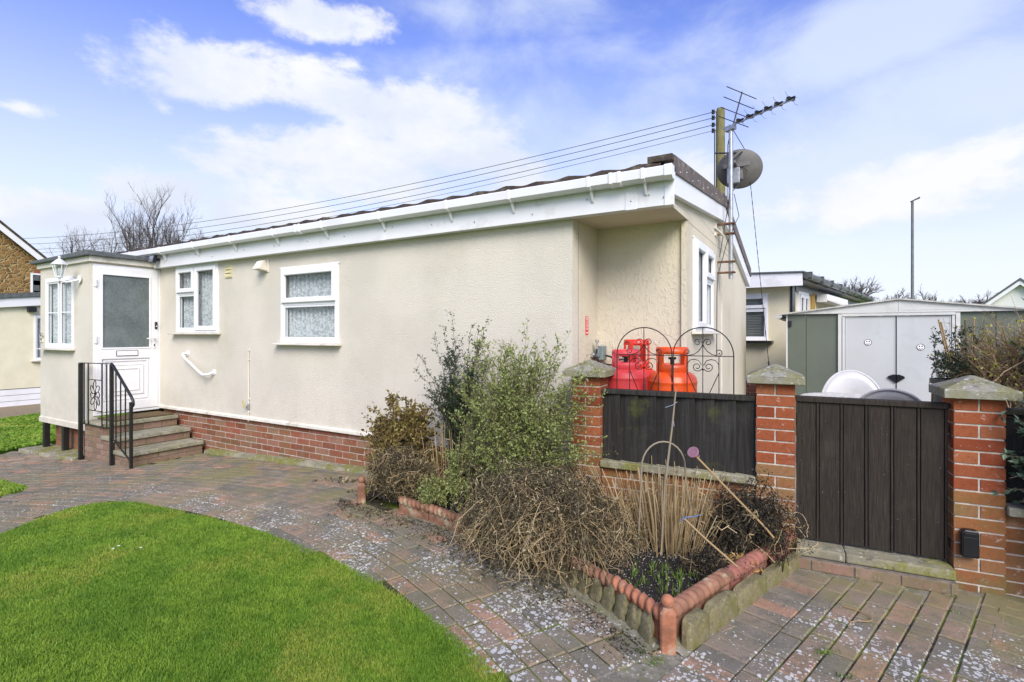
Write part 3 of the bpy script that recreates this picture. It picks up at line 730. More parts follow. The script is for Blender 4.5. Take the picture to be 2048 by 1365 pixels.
t = thing('gas_supply_pipe', (-6.25, 0, .36), 'thin cream pipe with a yellow lever tap running up the render', 'pipe')
g = G(); g.tube([(-6.25,-.014,.335),(-6.25,-.014,1.25)], .008, 8)
for z in (.45,.62,1.12,1.24): g.box(-6.265,-6.235,-.026,0,z-.008,z+.008)
g.build('riser', MT['lip'], t, smooth=40)
g = G(); g.tube([(-6.25,-.014,.48),(-6.25,-.014,.56)], .016, 8); g.box(-6.268,-6.232,-.035,.0,.50,.535); g.build('valve', MT['metal'], t, smooth=40)
g = G(); g.tube([(-6.25,-.045,.52),(-6.30,-.050,.525),(-6.315,-.05,.57),(-6.315,-.05,.60)], .006, 6); g.build('lever', simple('yellow_lever', (.55,.42,.03), .5), t)

t = thing('house_number_plaque', (-10.10, PY, 1.34), 'little house-shaped plaque numbered 18 on the porch wall', 'plaque')
g = G(); g.prism([(-10.135,1.325),(-10.045,1.325),(-10.045,1.41),(-10.135,1.41)], PY-.014, PY, 'y')
g.build('plaque_board', MT['lip'], t)
g = G(); g.bar((-10.152,PY-.012,1.402),(-10.088,PY-.012,1.462),.026,.012,(0,1,0)); g.bar((-10.028,PY-.012,1.402),(-10.092,PY-.012,1.462),.026,.012,(0,1,0)); g.build('plaque_roof', simple('plaque_grey', (.35,.33,.30), .7), t)
def text(body, size, xf, mt, parent, name, ext=.001):
    cu = bpy.data.curves.new(name, 'FONT'); cu.body = body; cu.size = size; cu.extrude = ext; cu.align_x = 'CENTER'; cu.align_y = 'CENTER'
    o = bpy.data.objects.new('tmp', cu); COL.objects.link(o)
    dg = bpy.context.evaluated_depsgraph_get(); me = bpy.data.meshes.new_from_object(o.evaluated_get(dg)); bpy.data.objects.remove(o)
    me.materials.clear(); me.transform(xf @ Matrix.Rotation(R(90), 4, 'X')); me.name = name
    return link(name, me, mt, parent)
text('18', .058, at(-10.09, PY-.0165, 1.366), MT['black'], t, 'house_number')

# warning sticker on the recess wall (plane x=-1.776 facing +x)
t = thing('warning_sticker', (-1.776, .31, 1.44), 'narrow red gas warning sticker with white lines on the recess wall', 'sticker')
sx = at(-1.774, .31, 1.44, RZ90)
g = G(sx); g.box(-.032, .032, -.003, 0, 0, .165); g.build('red_panel', simple('sticker_red', (.62,.03,.03), .4, .05), t)
g = G(sx)
for z, w, h in ((.150,.046,.006),(.139,.046,.004),(.131,.040,.004),(.049,.042,.007),(.014,.036,.010),(.095,.018,.003),(.075,.03,.003),(.067,.03,.003)): g.box(-w/2, w/2, -.0045, -.003, z, z+h)
g.build('white_lettering', MT['upvc'], t)
g = G(sx)
for z, r in ((.112,.012),(.086,.010)): g.frame(-r, r, z-r*.7, z+r*.7, .0025, -.0045, -.003)
g.build('pictogram', MT['upvc'], t)

# ------------------------------------------------------------------ steps
st = thing('front_steps', (-7.8, -.45, gz(-7.8)), 'three brick front steps with grey slab treads below the porch door', 'steps')
SY0 = -.93
lv = [(-8.43, -7.90, .295), (-8.43, -7.565, .145), (-8.43, -7.25, -.005)]
base = -.26
for i, (xa, xb, zt) in enumerate(lv):
    xa2 = xa if i == 0 else lv[i-1][1] - .03
    g = G(); g.hexa([(xa2,SY0-.02,zt-.05),(xb+.02,SY0-.02,zt-.05),(xb+.02,-.032,zt-.05),(xa2,-.032,zt-.05)], [(xa2,SY0-.02,zt),(xb+.02,SY0-.02,zt-.003),(xb+.02,-.032,zt-.003),(xa2,-.032,zt)])
    g.build('tread', MT['slab'], st, bevel=.006)
# side brickwork (faces -y) under each level and riser brickwork (faces +x)
g = G(); bricks(g, -8.43, -7.91, -.255, .245, SY0, depth=.1, course=.0715)
bricks(g, -7.91, -7.575, -.255, .095, SY0+.004, depth=.1, course=.070, off=1); bricks(g, -7.575, -7.26, -.255, -.055, SY0+.002, depth=.1, course=.066)
g.build('side_brickwork', [MT['brickp'], MT['mortard']], st, bevel=.003)
for i, (xa, xb, zt) in enumerate(lv):
    zlow = (lv[i+1][2] if i < 2 else base)
    gx = G(at(xb-.008, 0, 0, RZ90)); bricks(gx, SY0+.012, -.034, zt-.05-.0985 if i < 2 else -.20, zt-.052, 0, depth=.1, course=.098 if i < 2 else .073, pitch=.23, off=i)
    gx.build('riser', [MT['brickp'], MT['mortard']], st, bevel=.003)
g = G(); g.box(-8.40, -7.95, -.80, -.05, .297, .312)
m = g.build('door_mat', simple('brown_coir', (.13,.085,.035), .95, .35, 60, .006, 200)); tag(m, 'brown coir mat on the top step in front of the white door', 'door mat')

# ------------------------------------------------------------------ handrail
t = thing('step_railing', (-7.8, -.96, gz(-7.8)), 'black iron step railing with a curled flower panel', 'railing')
RY = -.96
def rod(name, p, q, w=.012, h=None, par=None):
    g = G(); g.bar(p, q, w, h or w); return g.build(name, MT['iron'], par or t)
rod('post', (-8.47,RY,gz(-8.47)), (-8.47,RY,1.055), .042); rod('post', (-7.595,RY,gz(-7.6)-.01), (-7.595,RY,1.065), .036)
rod('post', (-7.10,RY,gz(-7.1)-.01), (-7.10,RY,.63), .030)
rod('top_rail', (-8.49,RY,1.062), (-7.59,RY,1.075), .036, .010)
g = G(); g.tube([(-7.60,RY,1.075),(-7.55,RY,1.05),(-7.10,RY,.70),(-7.05,RY,.645),(-7.045,RY,.605),(-7.06,RY,.585),(-7.085,RY,.580)], .017, 8); g.build('sloping_handrail', MT['iron'], t, smooth=50)
rod('bottom_rail', (-8.46,RY,.262), (-7.60,RY,.262), .010, .012); rod('sloping_rail', (-7.59,RY,.155), (-7.10,RY,-.085), .012, .016)
for x in (-8.365, -8.245, -7.855, -7.725): rod('baluster', (x,RY,.262), (x,RY,1.064), .012)
for x in (-7.48, -7.36, -7.24):
    k = (x+7.55)/.45
    rod('baluster', (x,RY,.155-.49*(x+7.59)), (x,RY,1.05-.35*k), .012)
fp = G(); fp.bar((-8.245,RY,.855),(-7.855,RY,.855),.010,.010); fp.bar((-8.245,RY,.455),(-7.855,RY,.455),.010,.010)
cx, cz = -8.05, .655
def loop(ang, L, W, curl=True):
    pts = []
    ca, sa = math.cos(ang), math.sin(ang)
    for k in range(15):
        a = math.pi * k / 14
        l = L * math.sin(a/1.0) if 0 else L * (1 - abs(math.cos(a*.5)) ** 3) if 0 else L*math.sin(a*.5*1.0)
    for k in range(22):
        u = k / 21
        a = math.pi * (u * 1.55)
        # from the centre out along one side, round the tip, curling back inside
        rr = W * (1 if u < .6 else 1 - (u-.6)*1.2)
        l = L*.62 - L*.38*math.cos(a) if u > .0 else 0; s = rr * math.sin(a)
        pts.append((cx + ca*l - sa*s, RY, cz + sa*l + ca*s))
    return [(cx, RY, cz)] + pts
for k in range(8):
    a = R(90 + 45*k); L = .19 if k % 4 == 0 else (.165 if k % 2 else .125); W = .045
    fp.tube(loop(a, L, W), .0052, 5)
    if k % 2: fp.tube([(2*cx-p[0], p[1], p[2]) for p in loop(math.pi-a, L, -W)][:8], .0052, 5)
fp.build('flower_panel', MT['iron'], t, smooth=60)
# ================================================================== FRONT WALL LINE
FR = math.atan2(.067, .998)
FM = Matrix.Translation((-.352, -.247, 0)) @ Matrix.Rotation(FR, 4, 'Z')
def fw(x, y=0, z=0): v = FM @ Vector((x, y, z)); return v
def fpl(name, xc, z0, rows, label, capmat='cap'):
    c = fw(xc, .114); return pillar(name, c.x, c.y, FR, z0, rows, label, capmat)
fpl('brick_pillar', -1.175, 0, 15, 'red brick pillar with a grey cap half hidden by the light green shrub')
fpl('brick_pillar', .114, 0, 15, 'red brick pillar with a mossy cap between the low fence panel and the gate')
fpl('brick_pillar', 1.137, -.04, 15, 'red brick pillar with a black box near its foot, right of the gate')
ft = lambda nm, x, lab, cat, group=None: thing(nm, fw(x), lab, cat, group, FR)

t = ft('low_brick_wall', -.53, 'low brick wall with a concrete ledge under the black fence panel', 'wall')
g = G(FM); bricks(g, -1.059, -.002, 0, .45, .03, depth=.12, off=1); g.build('brickwork', [MT['brickl'], MT['mortar']], t, bevel=.003)
g = G(FM); g.box(-1.059, -.003, -.012, .19, .451, .503); g.build('ledge', MT['conc'], t, bevel=.007)
t = ft('low_brick_wall', 2.4, 'low brick wall with a pale ledge right of the black box pillar', 'wall')
g = G(FM); bricks(g, 1.254, 4.2, -.075, .45, .03, depth=.12, off=1); g.build('brickwork', [MT['brickl'], MT['mortar']], t, bevel=.003)
g = G(FM); g.box(1.254, 4.2, -.03, .19, .451, .500); g.build('ledge', MT['slab'], t, bevel=.006)

def fence_panel(x0, x1, label, seed):
    rr = random.Random(seed)
    t = ft('fence_panel', (x0+x1)/2, label, 'fence panel', 'dark board fence panels on the low walls')
    g = G(FM); n = int(round((x1-x0)/.131)); w = (x1-x0)/n
    for k in range(n):
        g.tn = rr.random(); a = x0 + k*w; b = a + w + .008
        # feather-edge board: thick edge on the right, overlapping the next
        b = min(b, x1)
        g.hexa([(a,.064,.505),(b,.034,.505),(b,.050,.505),(a,.0665,.505)], [(a,.064,1.0),(b,.034,1.0),(b,.050,1.0),(a,.0665,1.0)])
    g.build('boards', MT['fence'], t, bevel=.0015)
    g = G(FM); g.tn = .2; g.box(x0, x1, .025, .10, 1.0, 1.034); g.build('capping_rail', MT['fence'], t, bevel=.004)
    g = G(FM); g.tn = .6
    for z in (.56, .90): g.box(x0, x1, .067, .105, z, z+.05)
    g.build('back_rail', MT['fence'], t)
fence_panel(-1.058, -.002, 'short black feather-edge fence panel between two brick pillars behind the dead plants', 3)
fence_panel(1.254, 4.2, 'dark fence panel mostly hidden behind leaves at the right edge', 5)

t = ft('garden_gate', .63, 'solid dark brown boarded garden gate between two brick pillars', 'gate')
g = G(FM); x = .236; gates = 1.012; n = 6; w = (gates-x)/n
for k in range(n):
    g.tn = rnd.random(); a = x + k*w; b = a + w - .0035
    g.box(a, b-.017, .050, .072, .135, 1.012); g.box(b-.0135, b-.0005, .044, .072, .135, 1.012); g.box(a, a+.010, .045, .055, .135, 1.012); g.box(b-.018, b-.013, .056, .070, .135, 1.012)
g.box(x, gates, .0655, .0735, .14, 1.01); g.build('boards', MT['gate'], t, bevel=.0025)
g = G(FM); g.tn = .1; g.box(x-.004, gates+.002, .035, .10, 1.013, 1.047); g.build('capping_rail', MT['gate'], t, bevel=.004)
g = G(FM); g.tn = .5; g.box(x, gates, .073, .11, .2, .28); g.box(x, gates, .073, .11, .85, .93); g.build('ledges', MT['gate'], t)
t = ft('gate_step', .63, 'mossy concrete sill across the foot of the brown gate', 'step')
g = G(FM)
for a, b in ((.232,.492),(.495,1.018)): g.box(a, b, -.075, .19, .064, .118+.002*(a<.3))
g.build('sill_slab', MT['conc'], t, bevel=.008)
g = G(FM); bricks(g, .20, 1.02, -.01, .062, -.105, depth=.28, course=.072, off=1); g.build('brick_edge', [MT['brickp'], MT['mortard']], t, bevel=.003)

# little black box on the right pillar
c = fw(1.10, -.002, .20)
t = thing('wall_box', (c.x, c.y, .20), 'small black plastic box fixed low on the right-hand brick pillar', 'box', None, FR)
g = G(FM); g.prism([(1.048,.195),(1.128,.195),(1.128,.335),(1.118,.352),(1.058,.352),(1.048,.335)], -.045, -.001, 'y'); g.build('casing', MT['black'], t, bevel=.009)
g = G(FM); g.box(1.060,1.116,-.050,-.0455,.318,.336); g.box(1.056,1.120,-.0475,-.0455,.205,.312); g.build('front_flap', MT['black'], t, bevel=.003)

# ------------------------------------------------------------------ iron trellis arches
def spiral(cx, cz, r0, a0, turns, n=16, shrink=.28):
    return [(cx + r0*(1-(1-shrink)*k/n)*math.cos(a0+turns*2*math.pi*k/n), cz + r0*(1-(1-shrink)*k/n)*math.sin(a0+turns*2*math.pi*k/n)) for k in range(n+1)]
def trellis(xc, label, w=.203):
    t = thing('iron_trellis', fw(xc, .12, .1), label, 'trellis', 'arched iron trellis panels behind the fence', FR)
    y = .12
    def T(pts, r=.0032, nm=None, g=None):
        g = g or G(FM); g.tube([(xc+p[0], y, p[1]) for p in pts], r, 5); return g
    g = G(FM)
    T([(-w,.12),(-w,1.293)] + [(-w*math.cos(math.pi*k/24), 1.293 + w*math.sin(math.pi*k/24)) for k in range(1,24)] + [(w,1.293),(w,.12)], .0042, g=g)
    g.build('arch', MT['iron'], t, smooth=60)
    g = G(FM); T([(-w,1.292),(w,1.292)], g=g); T([(0,1.493),(0,.12)], g=g)
    for s in (-1, 1): T([(s*.107,1.29),(s*.107,.12)], g=g); T([(s*.107,1.175),(s*.045,1.03),(0,.9)], g=g)
    g.build('bars', MT['iron'], t, smooth=60)
    g = G(FM)
    for s in (-1, 1):
        T([(0,1.375),(s*.004,1.385)] + [(s*p[0], p[1]) for p in spiral(.034, 1.388, .028, math.pi, -1.25)], g=g)
        T([(0,1.378),(s*.010,1.352),(s*.030,1.325),(s*.06,1.303),(s*.09,1.297)] + [(s*p[0], p[1]) for p in spiral(.106, 1.318, .026, -2.0, 1.3)], g=g)
        T([(s*.107,1.20),(s*.106,1.235),(s*.085,1.262)] + [(s*p[0], p[1]) for p in [(.055,1.268),(.025,1.258),(.006,1.225)]] , g=g)
        T([(0,1.205),(s*.006,1.19)] + [(s*p[0], p[1]) for p in spiral(.038, 1.214, .034, math.pi*1.12, 1.35)], g=g)
    g.build('scrolls', MT['iron'], t, smooth=60)
trellis(-.760, 'left-hand arched black iron trellis in front of the gas bottles')
trellis(-.345, 'right-hand arched black iron trellis beside the end window')

# ------------------------------------------------------------------ gas bottles
YZ = .05   # level of the yard behind the fence
def bottle(cx, cy, rad, zs, zt, mt, face, label, gw):
    """gas cylinder: body, welded seam, collar guard with hand holes, valve"""
    t = thing('gas_bottle', (cx, cy, YZ), label, 'gas bottle', 'gas bottles in the recess', face)
    g = G(); b = YZ; c = (cx, cy, 0); pr = [(0,b+.03),(rad*.8,b+.03),(rad*.97,b+.07),(rad,b+.12)]
    sm = zs - rad*.42
    pr += [(rad, sm-.03),(rad+.001,sm-.012),(rad+.004,sm-.006),(rad+.004,sm+.004),(rad,sm+.010)]
    for k in range(1, 9):
        a = math.pi/2*k/8; pr.append((rad*(math.cos(a)**.62 if k < 8 else .0), sm + .01 + (zs-sm)*math.sin(a)))
    g.lathe(pr, c, 40); g.build('body', MT[mt], t, smooth=50)
    g = G(); g.lathe([(rad*.85,b),(rad*.85,b+.05)], c, 32); g.build('foot_ring', MT[mt], t, solid=.006, smooth=50)
    g = G(); n = 60; zz = [zs-.035, zs+.03, zs+.055, zt-.05, zt-.03, zt]; fd = math.degrees(face)
    vs = [(cx+gw*math.cos(2*math.pi*j/n)*(1 if i < 5 else .97), cy+gw*math.sin(2*math.pi*j/n)*(1 if i < 5 else .97), z) for i, z in enumerate(zz) for j in range(n)]
    fs = []
    for i in range(5):
        for j in range(n):
            d = ((j+.5)*360/n - fd + 180) % 360 - 180
            if (i in (2,) and (abs(d) < 38 or abs(abs(d)-180) < 38)): continue
            if (i < 5 and 62 < abs(d) < 108 and i < 4): continue
            fs.append((i*n+j, i*n+(j+1) % n, (i+1)*n+(j+1) % n, (i+1)*n+j))
    g.add(vs, fs); g.build('collar_guard', MT[mt], t, smooth=50, solid=.006)
    g = G(); g.tube([(cx,cy,zs-.01),(cx,cy,zs+.09)], .016, 10); g.lathe([(0,0),(.03,0),(.03,.018),(0,.018)], (cx,cy,zs+.09), 12)
    g.tube([(cx,cy,zs+.05),(cx+.05*math.cos(face),cy+.05*math.sin(face),zs+.05)], .014, 8); g.build('valve', MT['black'], t, smooth=40)
    return t
bottle(-.955, .01, .178, 1.165, 1.347, 'orange', R(-70), 'large orange-red gas bottle, nearest and rightmost of the three', .118)
bottle(-1.330, .045, .160, 1.170, 1.322, 'pink', R(-62), 'faded pinkish red gas bottle beside the left pillar cap', .108)
bottle(-1.35, .40, .16, 1.16, 1.40, 'red', R(-50), 'bright red gas bottle standing behind the pink one', .105)
t = thing('gas_regulator', (-1.776, .5, 1.19), 'grey gas regulator with black hoses on the recess wall', 'regulator')
g = G(at(-1.774, .42, 1.21, RZ90)); g.box(.03,.13,-.10,-.03,0,.13); g.box(-.02,.03,-.075,-.035,.03,.10); g.build('regulator_box', simple('grey_green_cast_metal', (.17,.22,.22), .5, .15, 20, .001), t, bevel=.008)
g = G(at(-1.774, .42, 1.21, RZ90)); g.tube([(0,-.055,.10),(0,-.055,.165)], .012, 8); g.tube([(0,-.055,.165),(0,-.055,.185)], .019, 8); g.tube([(.0,-.055,.05),(0,-.01,.05)], .02, 8); g.tube([(.05,-.055,-.06),(.05,-.055,0)], .008, 8); g.box(-.03,.12,-.03,0,.03,.06); g.build('fittings', MT['metal'], t, smooth=40)
g = G(); g.tube([(-1.72,.42,1.31),(-1.70,.36,1.30),(-1.69,.33,1.24),(-1.67,.36,1.19),(-1.60,.38,1.175),(-1.50,.22,1.185),(-1.40,.10,1.21),(-1.345,.05,1.22)], .009, 8)
g.tube([(-1.67,.52,1.25),(-1.60,.44,1.245),(-1.50,.30,1.225),(-1.42,.38,1.23),(-1.36,.40,1.24)], .009, 8); g.build('hoses', MT['black'], t, smooth=60)

# ------------------------------------------------------------------ flower bed edging
BP = [(-.597,-1.590), (-.712,-1.500), (-.883,-1.395), (-1.037,-1.315), (-1.217,-1.225), (-1.75,-1.05), (-2.342,-.905), (-2.75,-.83), (-3.398,-.796)]
def bedpt(s):
    """point and direction along the left edge of the bed, s metres from the corner post"""
    acc = 0
    for a, b in zip(BP, BP[1:]):
        l = math.dist(a, b)
        if s <= acc + l or b is BP[-1]:
            u = (s-acc)/l; return (a[0]+(b[0]-a[0])*u, a[1]+(b[1]-a[1])*u), ((b[0]-a[0])/l, (b[1]-a[1])/l)
        acc += l
E1 = Vector((.311, .950)).normalized()
def rope_tile(p, q, mt, label, hz=.150, tilt=0.0, zoff=0.0):
    """terracotta rope-top edging tile from p to q"""
    L = math.dist(p, q); ang = math.atan2(q[1]-p[1], q[0]-p[0])
    t = thing('rope_edging_tile', (p[0], p[1], 0), label, 'edging tile', 'terracotta rope-top edging round the flower bed', ang)
    xf = Matrix.Translation((p[0], p[1], zoff)) @ Matrix.Rotation(ang, 4, 'Z') @ Matrix.Rotation(tilt, 4, 'Y')
    g = G(xf); g.box(.004, L-.004, -.017, .017, -.05, hz-.035); g.build('slab', MT[mt], t, bevel=.004)
    g = G(xf); n = max(4, int(round(L/.050))); w = L/n
    g.tube([(.006,0,hz-.026),(L-.006,0,hz-.026)], .026, 12)
    rot = Matrix.Rotation(R(38), 3, 'Z') @ Matrix.Rotation(R(18), 3, 'Y')
    for k in range(n):
        g.ball((w*(k+.5), 0, hz-.028), (.0245, .050, .038), 12, 8, rot)
    g.build('rope_top', MT[mt], t, smooth=50); return t
bl = lambda s: bedpt(s)[0]
segs = [(.04,.40,'terra','bright terracotta rope-top tile left of the ball-topped corner post',.165,.0),(.405,.74,'terrad','dull terracotta rope-top tile, second left from the corner post',.155,0),
        (.75,1.12,'terrad','dark rope-top edging tile under the trailing dead stems',.14,0), (1.75,2.15,'terrad','mossy orange rope-top tile in front of the bucket',.12,0), (2.16,2.5,'terrad','rope-top tile by the leaning dark dead plant',.12,0)]
for a, b, mt, lab, hz, ti in segs: rope_tile(bl(a), bl(b), mt, lab, hz, ti)
P0 = Vector((-.597,-1.590))
rp = lambda s: tuple(P0 + E1*s + Vector((-.02,.0)))
rope_tile(rp(.05), rp(.62), 'terrad', 'lichen-spotted rope-top tile right of the ball-topped corner post', .175)
rope_tile(rp(.635), rp(1.10), 'terrap', 'pinkish rope-top tile in the middle of the right-hand edge', .165)
rope_tile(rp(1.105), rp(1.55), 'terrap', 'pinkish rope-top tile at the gate end with a broken tip', .175)
def post(x, y, h, mt, label, rz=0):
    t = thing('edging_post', (x, y, 0), label, 'edging post', 'terracotta edging posts of the flower bed', rz)
    xf = at(x, y, 0, Matrix.Rotation(rz, 4, 'Z'))
    g = G(xf); w = .036; c = .010
    oc = [(-w+c,-w),(w-c,-w),(w,-w+c),(w,w-c),(w-c,w),(-w+c,w),(-w,w-c),(-w,-w+c)]
    g.prism(oc, -.04, h-.075, 'z'); n = 8
    top = [(px_*.55, py_*.55) for px_, py_ in oc]
    g.add([(a, b, h-.075) for a, b in oc] + [(a, b, h-.050) for a, b in top], [(i, (i+1) % 8, (i+1) % 8+8, i+8) for i in range(8)] + [tuple(range(8, 16))])
    g.build('shaft', MT[mt], t, bevel=.003)
    g = G(xf); g.ball((0,0,h-.028), .031, 18, 12); g.build('ball', MT[mt], t, smooth=60)
post(-.597, -1.590, .245, 'terra', 'terracotta edging post with a ball top at the near corner of the bed', R(20))
post(-3.40, -.80, .215, 'terrad', 'terracotta edging post with dead leaves on it at the far left corner', R(40))
# slanted edging stones outside the left tiles
sid = 0
slabs = ['overlapping the post foot', 'second from the corner post', 'third from the corner post', 'fourth from the corner post', 'fifth from the corner post', 'sixth from the corner post', 'seventh from the corner post, part buried', 'eighth from the corner post, darkest']
for k in range(8):
    s = .06 + k*.098; p, d = bedpt(s + .05)
    nrm = (-d[1], d[0]);  nrm = nrm if nrm[1] < 0 else (-nrm[0], -nrm[1])
    x = p[0] + nrm[0]*.045; y = p[1] + nrm[1]*.045
    ang = math.atan2(d[1], d[0])
    rot = (Matrix.Rotation(ang + R(-14), 3, 'Z') @ Matrix.Rotation(R(-24 if k else -8), 3, 'Y') @ Matrix.Rotation(R(10), 3, 'X'))
    g = G(); r = [.070,.058,.062,.056,.058,.052,.050,.048][k]
    g.ball((x, y, .045), (r, .016, [.095,.085,.092,.088,.082,.076,.07,.06][k]), 20, 14, rot, .45, k*1.7)
    m = g.build('edging_stone', MT['stone'], smooth=60)
    tag(m, 'flat mossy slanted stone along the left bed edge, ' + slabs[k], 'edging stone', 'slanted edging stones along the left of the bed')
# rustic kerb stones outside the right tiles
E2 = Vector((.950, -.311))
for k, (a, b, hz) in enumerate([(.055,.26,.125),(.24,.56,.125),(.54,.92,.10),(.90,1.22,.085),(1.2,1.56,.075)]):
    g = G(); n = 14; m_ = 9; c0 = P0 + E1*((a+b)/2) + E2*.052; h = (b-a)/2
    xf = Matrix.Translation((c0.x, c0.y, 0)) @ Matrix.Rotation(math.atan2(E1.y, E1.x), 4, 'Z'); g.xf = xf
    vs = []
    for i in range(n+1):
        x = -h + 2*h*i/n; e = 1 - abs(x/h)**5
        for j in range(m_+1):
            u = j/m_; an = math.pi*u
            lump = 1 + .30*mnoise.noise(Vector((x*11+k*7, u*3, k)))
            yy = -.034*math.cos(an)*(1 if abs(math.cos(an)) > .3 else 1)*max(e,.05)**.3*(.9+.25*lump-.2)
            z = -.02 + (hz+.02)*min(1, math.sin(an)*1.6)*(.35+.65*e)**.5*(.82+.18*lump)
            vs.append((x, yy, z))
    fs = [(i*(m_+1)+j, (i+1)*(m_+1)+j, (i+1)*(m_+1)+j+1, i*(m_+1)+j+1) for i in range(n) for j in range(m_)]
    fs += [tuple(range(m_, -1, -1)), tuple(n*(m_+1)+j for j in range(m_+1))]
    g.add(vs, fs)
    m = g.build('kerb_stone', MT['stone'], smooth=70)
    tag(m, 'rough mossy kerb stone outside the right bed edge, ' + ['touching the corner post', 'second from the corner post', 'middle one of the five', 'last but one before the gate', 'nearest the gate sill'][k], 'kerb stone', 'rough kerb stones along the right of the bed')

# soil
def inpoly(x, y, P):
    c = False; n = len(P)
    for i in range(n):
        x1, y1 = P[i]; x2, y2 = P[(i+1) % n]
        if (y1 > y) != (y2 > y) and x < (x2-x1)*(y-y1)/(y2-y1)+x1: c = not c
    return c
BED = BP + [(-3.72,-.40), (-3.80,-.02), (-1.8,-.02), (-1.7,-.30), (-.36,-.21), (-.12,-.10), tuple(P0+E1*1.5)]
st_ = .035; vs = []; idx = {}; fs = []
for i in range(120):
    for j in range(50):
        x = -4.2 + i*st_; y = -1.68 + j*st_
        if all(inpoly(x+a, y+b, BED) for a in (0, st_) for b in (0, st_)):
            q = []
            for a, b in ((0,0),(1,0),(1,1),(0,1)):
                key = (i+a, j+b)
                if key not in idx:
                    X, Y = x + a*st_, y + b*st_; idx[key] = len(vs)
                    vs.append((X, Y, (.055 + .05*mnoise.noise(Vector((X*3,Y*3,0))))*min(1,max(0,(X+3.55)/.3)) + .018*mnoise.noise(Vector((X*17,Y*17,3)))+(.0 if X>-3.4 else .004)))
                q.append(idx[key])
            fs.append(tuple(q))
g = G(); g.add(vs, fs); structure(g.build('flower_bed_soil', MT['soil'], keep=True, smooth=180))
# pale grit specks and small clods on the soil
nb = NB(); pts = [(NP.uniform(-1.3,-.15), NP.uniform(-1.5,-.2)) for _ in range(2600)]
pts = np.array([p for p in pts if inpoly(p[0], p[1], BED)])
nb.leaves(np.c_[pts, np.full(len(pts), .075) + NP.uniform(-.01,.02,len(pts))], unit(NP.normal(size=(len(pts),3))*[1,1,.4]), NP.uniform(.004,.010,len(pts)), NP.uniform(.004,.008,len(pts)), NP.random(len(pts)))
stuff(tag(nb.build('grit', simple('pale_grit', (.42,.40,.36), .8, .4, 30)), 'pale grit scattered over the dark soil of the bed', 'grit'))
nb = NB(); P = []; D = []
for _ in range(70):
    cx_, cy_ = NP.uniform(-1.0,-.45), NP.uniform(-1.45,-.9)
    if not inpoly(cx_, cy_, BED): continue
    for k in range(5): P.append((cx_+NP.normal()*.008, cy_+NP.normal()*.008, .05)); D.append((NP.normal()*.25, NP.normal()*.25, 1))
P = np.array(P); nb.leaves(P, unit(D), NP.uniform(.03,.075,len(P)), .007, NP.random(len(P)))
stuff(tag(nb.build('bulb_shoots', MT['sprout']), 'small green bulb shoots coming up in the near corner of the bed', 'bulb shoots'))
# ================================================================== AERIAL, DISH, GUY WIRE
t = thing('tv_aerial', (-.83, 2.17, 2.06), 'tall galvanised aerial mast with a spiky television aerial on the gable end', 'aerial')
g = G(); g.tube([(-.83,2.17,2.06),(-.83,2.17,3.76)], .024, 14); g.build('mast', MT['metal'], t, smooth=60)
for z in (2.13, 2.25, 2.56, 2.67):
    g = G(); g.bar((-.975,2.17,z),(-.79,2.17,z),.03,.022); g.bar((-.83,2.12,z),(-.83,2.225,z),.09,.014); g.build('wall_bracket', MT['rust'], t, bevel=.002)
g = G(); g.prism([(1.98,2.52),(2.03,2.52),(2.03,2.68)], -.97, -.955, 'x'); g.bar((-.965,1.96,2.60),(-.90,2.10,2.53),.03,.012); g.build('timber_wedge', MT['lip'], t)
bd = Vector((.585, -.294, .03)); b0 = Vector((-.83,2.17,3.755)); bu = bd.normalized(); side = Vector((-bu.y, bu.x, 0)).normalized()
g = G(); g.bar(b0 - bu*.10, b0 + bd*1.06, .018, .018); g.bar(b0+Vector((0,0,-.03))-bu*.06, b0+Vector((0,0,-.03))+bu*.05, .06, .05); g.build('boom', MT['metal'], t, bevel=.002)
g = G()
for k, f in enumerate((.17,.35,.50,.66,.83,1.02)):
    c = b0 + bd*f + Vector((0,0,.012)); s = .9 + .1*(k/5)
    g.bar(c - side*.055*s, c + side*.055*s, .032, .020); g.bar(c - bu*.045, c + bu*.045, .022, .024)
g.build('director_clips', MT['black'], t, bevel=.003)
g = G()
for k, f in enumerate((.17,.35,.50,.66,.83,1.02)):
    c = b0 + bd*f + Vector((0,0,.012))
    for sy in (-1, 1):
        for sz in (-1, 1):
            a = c + side*sy*.03; m_ = a + side*sy*.055 + Vector((0,0,sz*.035)); e = m_ + side*sy*.035 + Vector((0,0,sz*.004)) + bu*.01
            g.tube([a, m_, e], .0022, 4)
g.build('director_whiskers', MT['metal'], t)
g = G(); sp0 = b0 + bu*.03; sp1 = b0 + Vector((.115,.0,.345)); g.bar(sp0, sp1, .014, .014)
for f in (.97,.66,.35,.08): 
    c = sp0 + (sp1-sp0)*f; g.tube([c - side*.27, c + side*.27], .0048, 6)
g.build('reflector', MT['iron'], t)
g = G(); g.tube([b0+Vector((.0,0,-.05)), (-.86,2.16,3.55), (-.87,2.16,3.2), (-.865,2.16,2.9), (-.80,2.16,2.62), (-.87,2.15,2.45), (-.955,2.10,2.1), (-.96,2.08,1.9), (-.962,2.07,1.2)], .0045, 5)
g.tube([(-.83,2.3,3.25),(-.85,2.2,3.0),(-.87,2.17,2.8),(-.90,2.16,2.6),(-.94,2.12,2.3)], .0045, 5)
g.tube([(-.80,2.2,3.0),(-.75,2.2,2.75),(-.79,2.17,2.66)], .004, 5); g.build('aerial_cable', MT['wire'], t)
t = thing('satellite_dish', (-.80, 2.45, 3.3), 'round grey satellite dish seen from behind, clamped to the aerial mast', 'satellite dish')
face = Vector((-.30, .93, .33)).normalized(); rot = face.to_track_quat('Z', 'Y').to_matrix() ; dc = Vector((-.775, 2.47, 3.345))
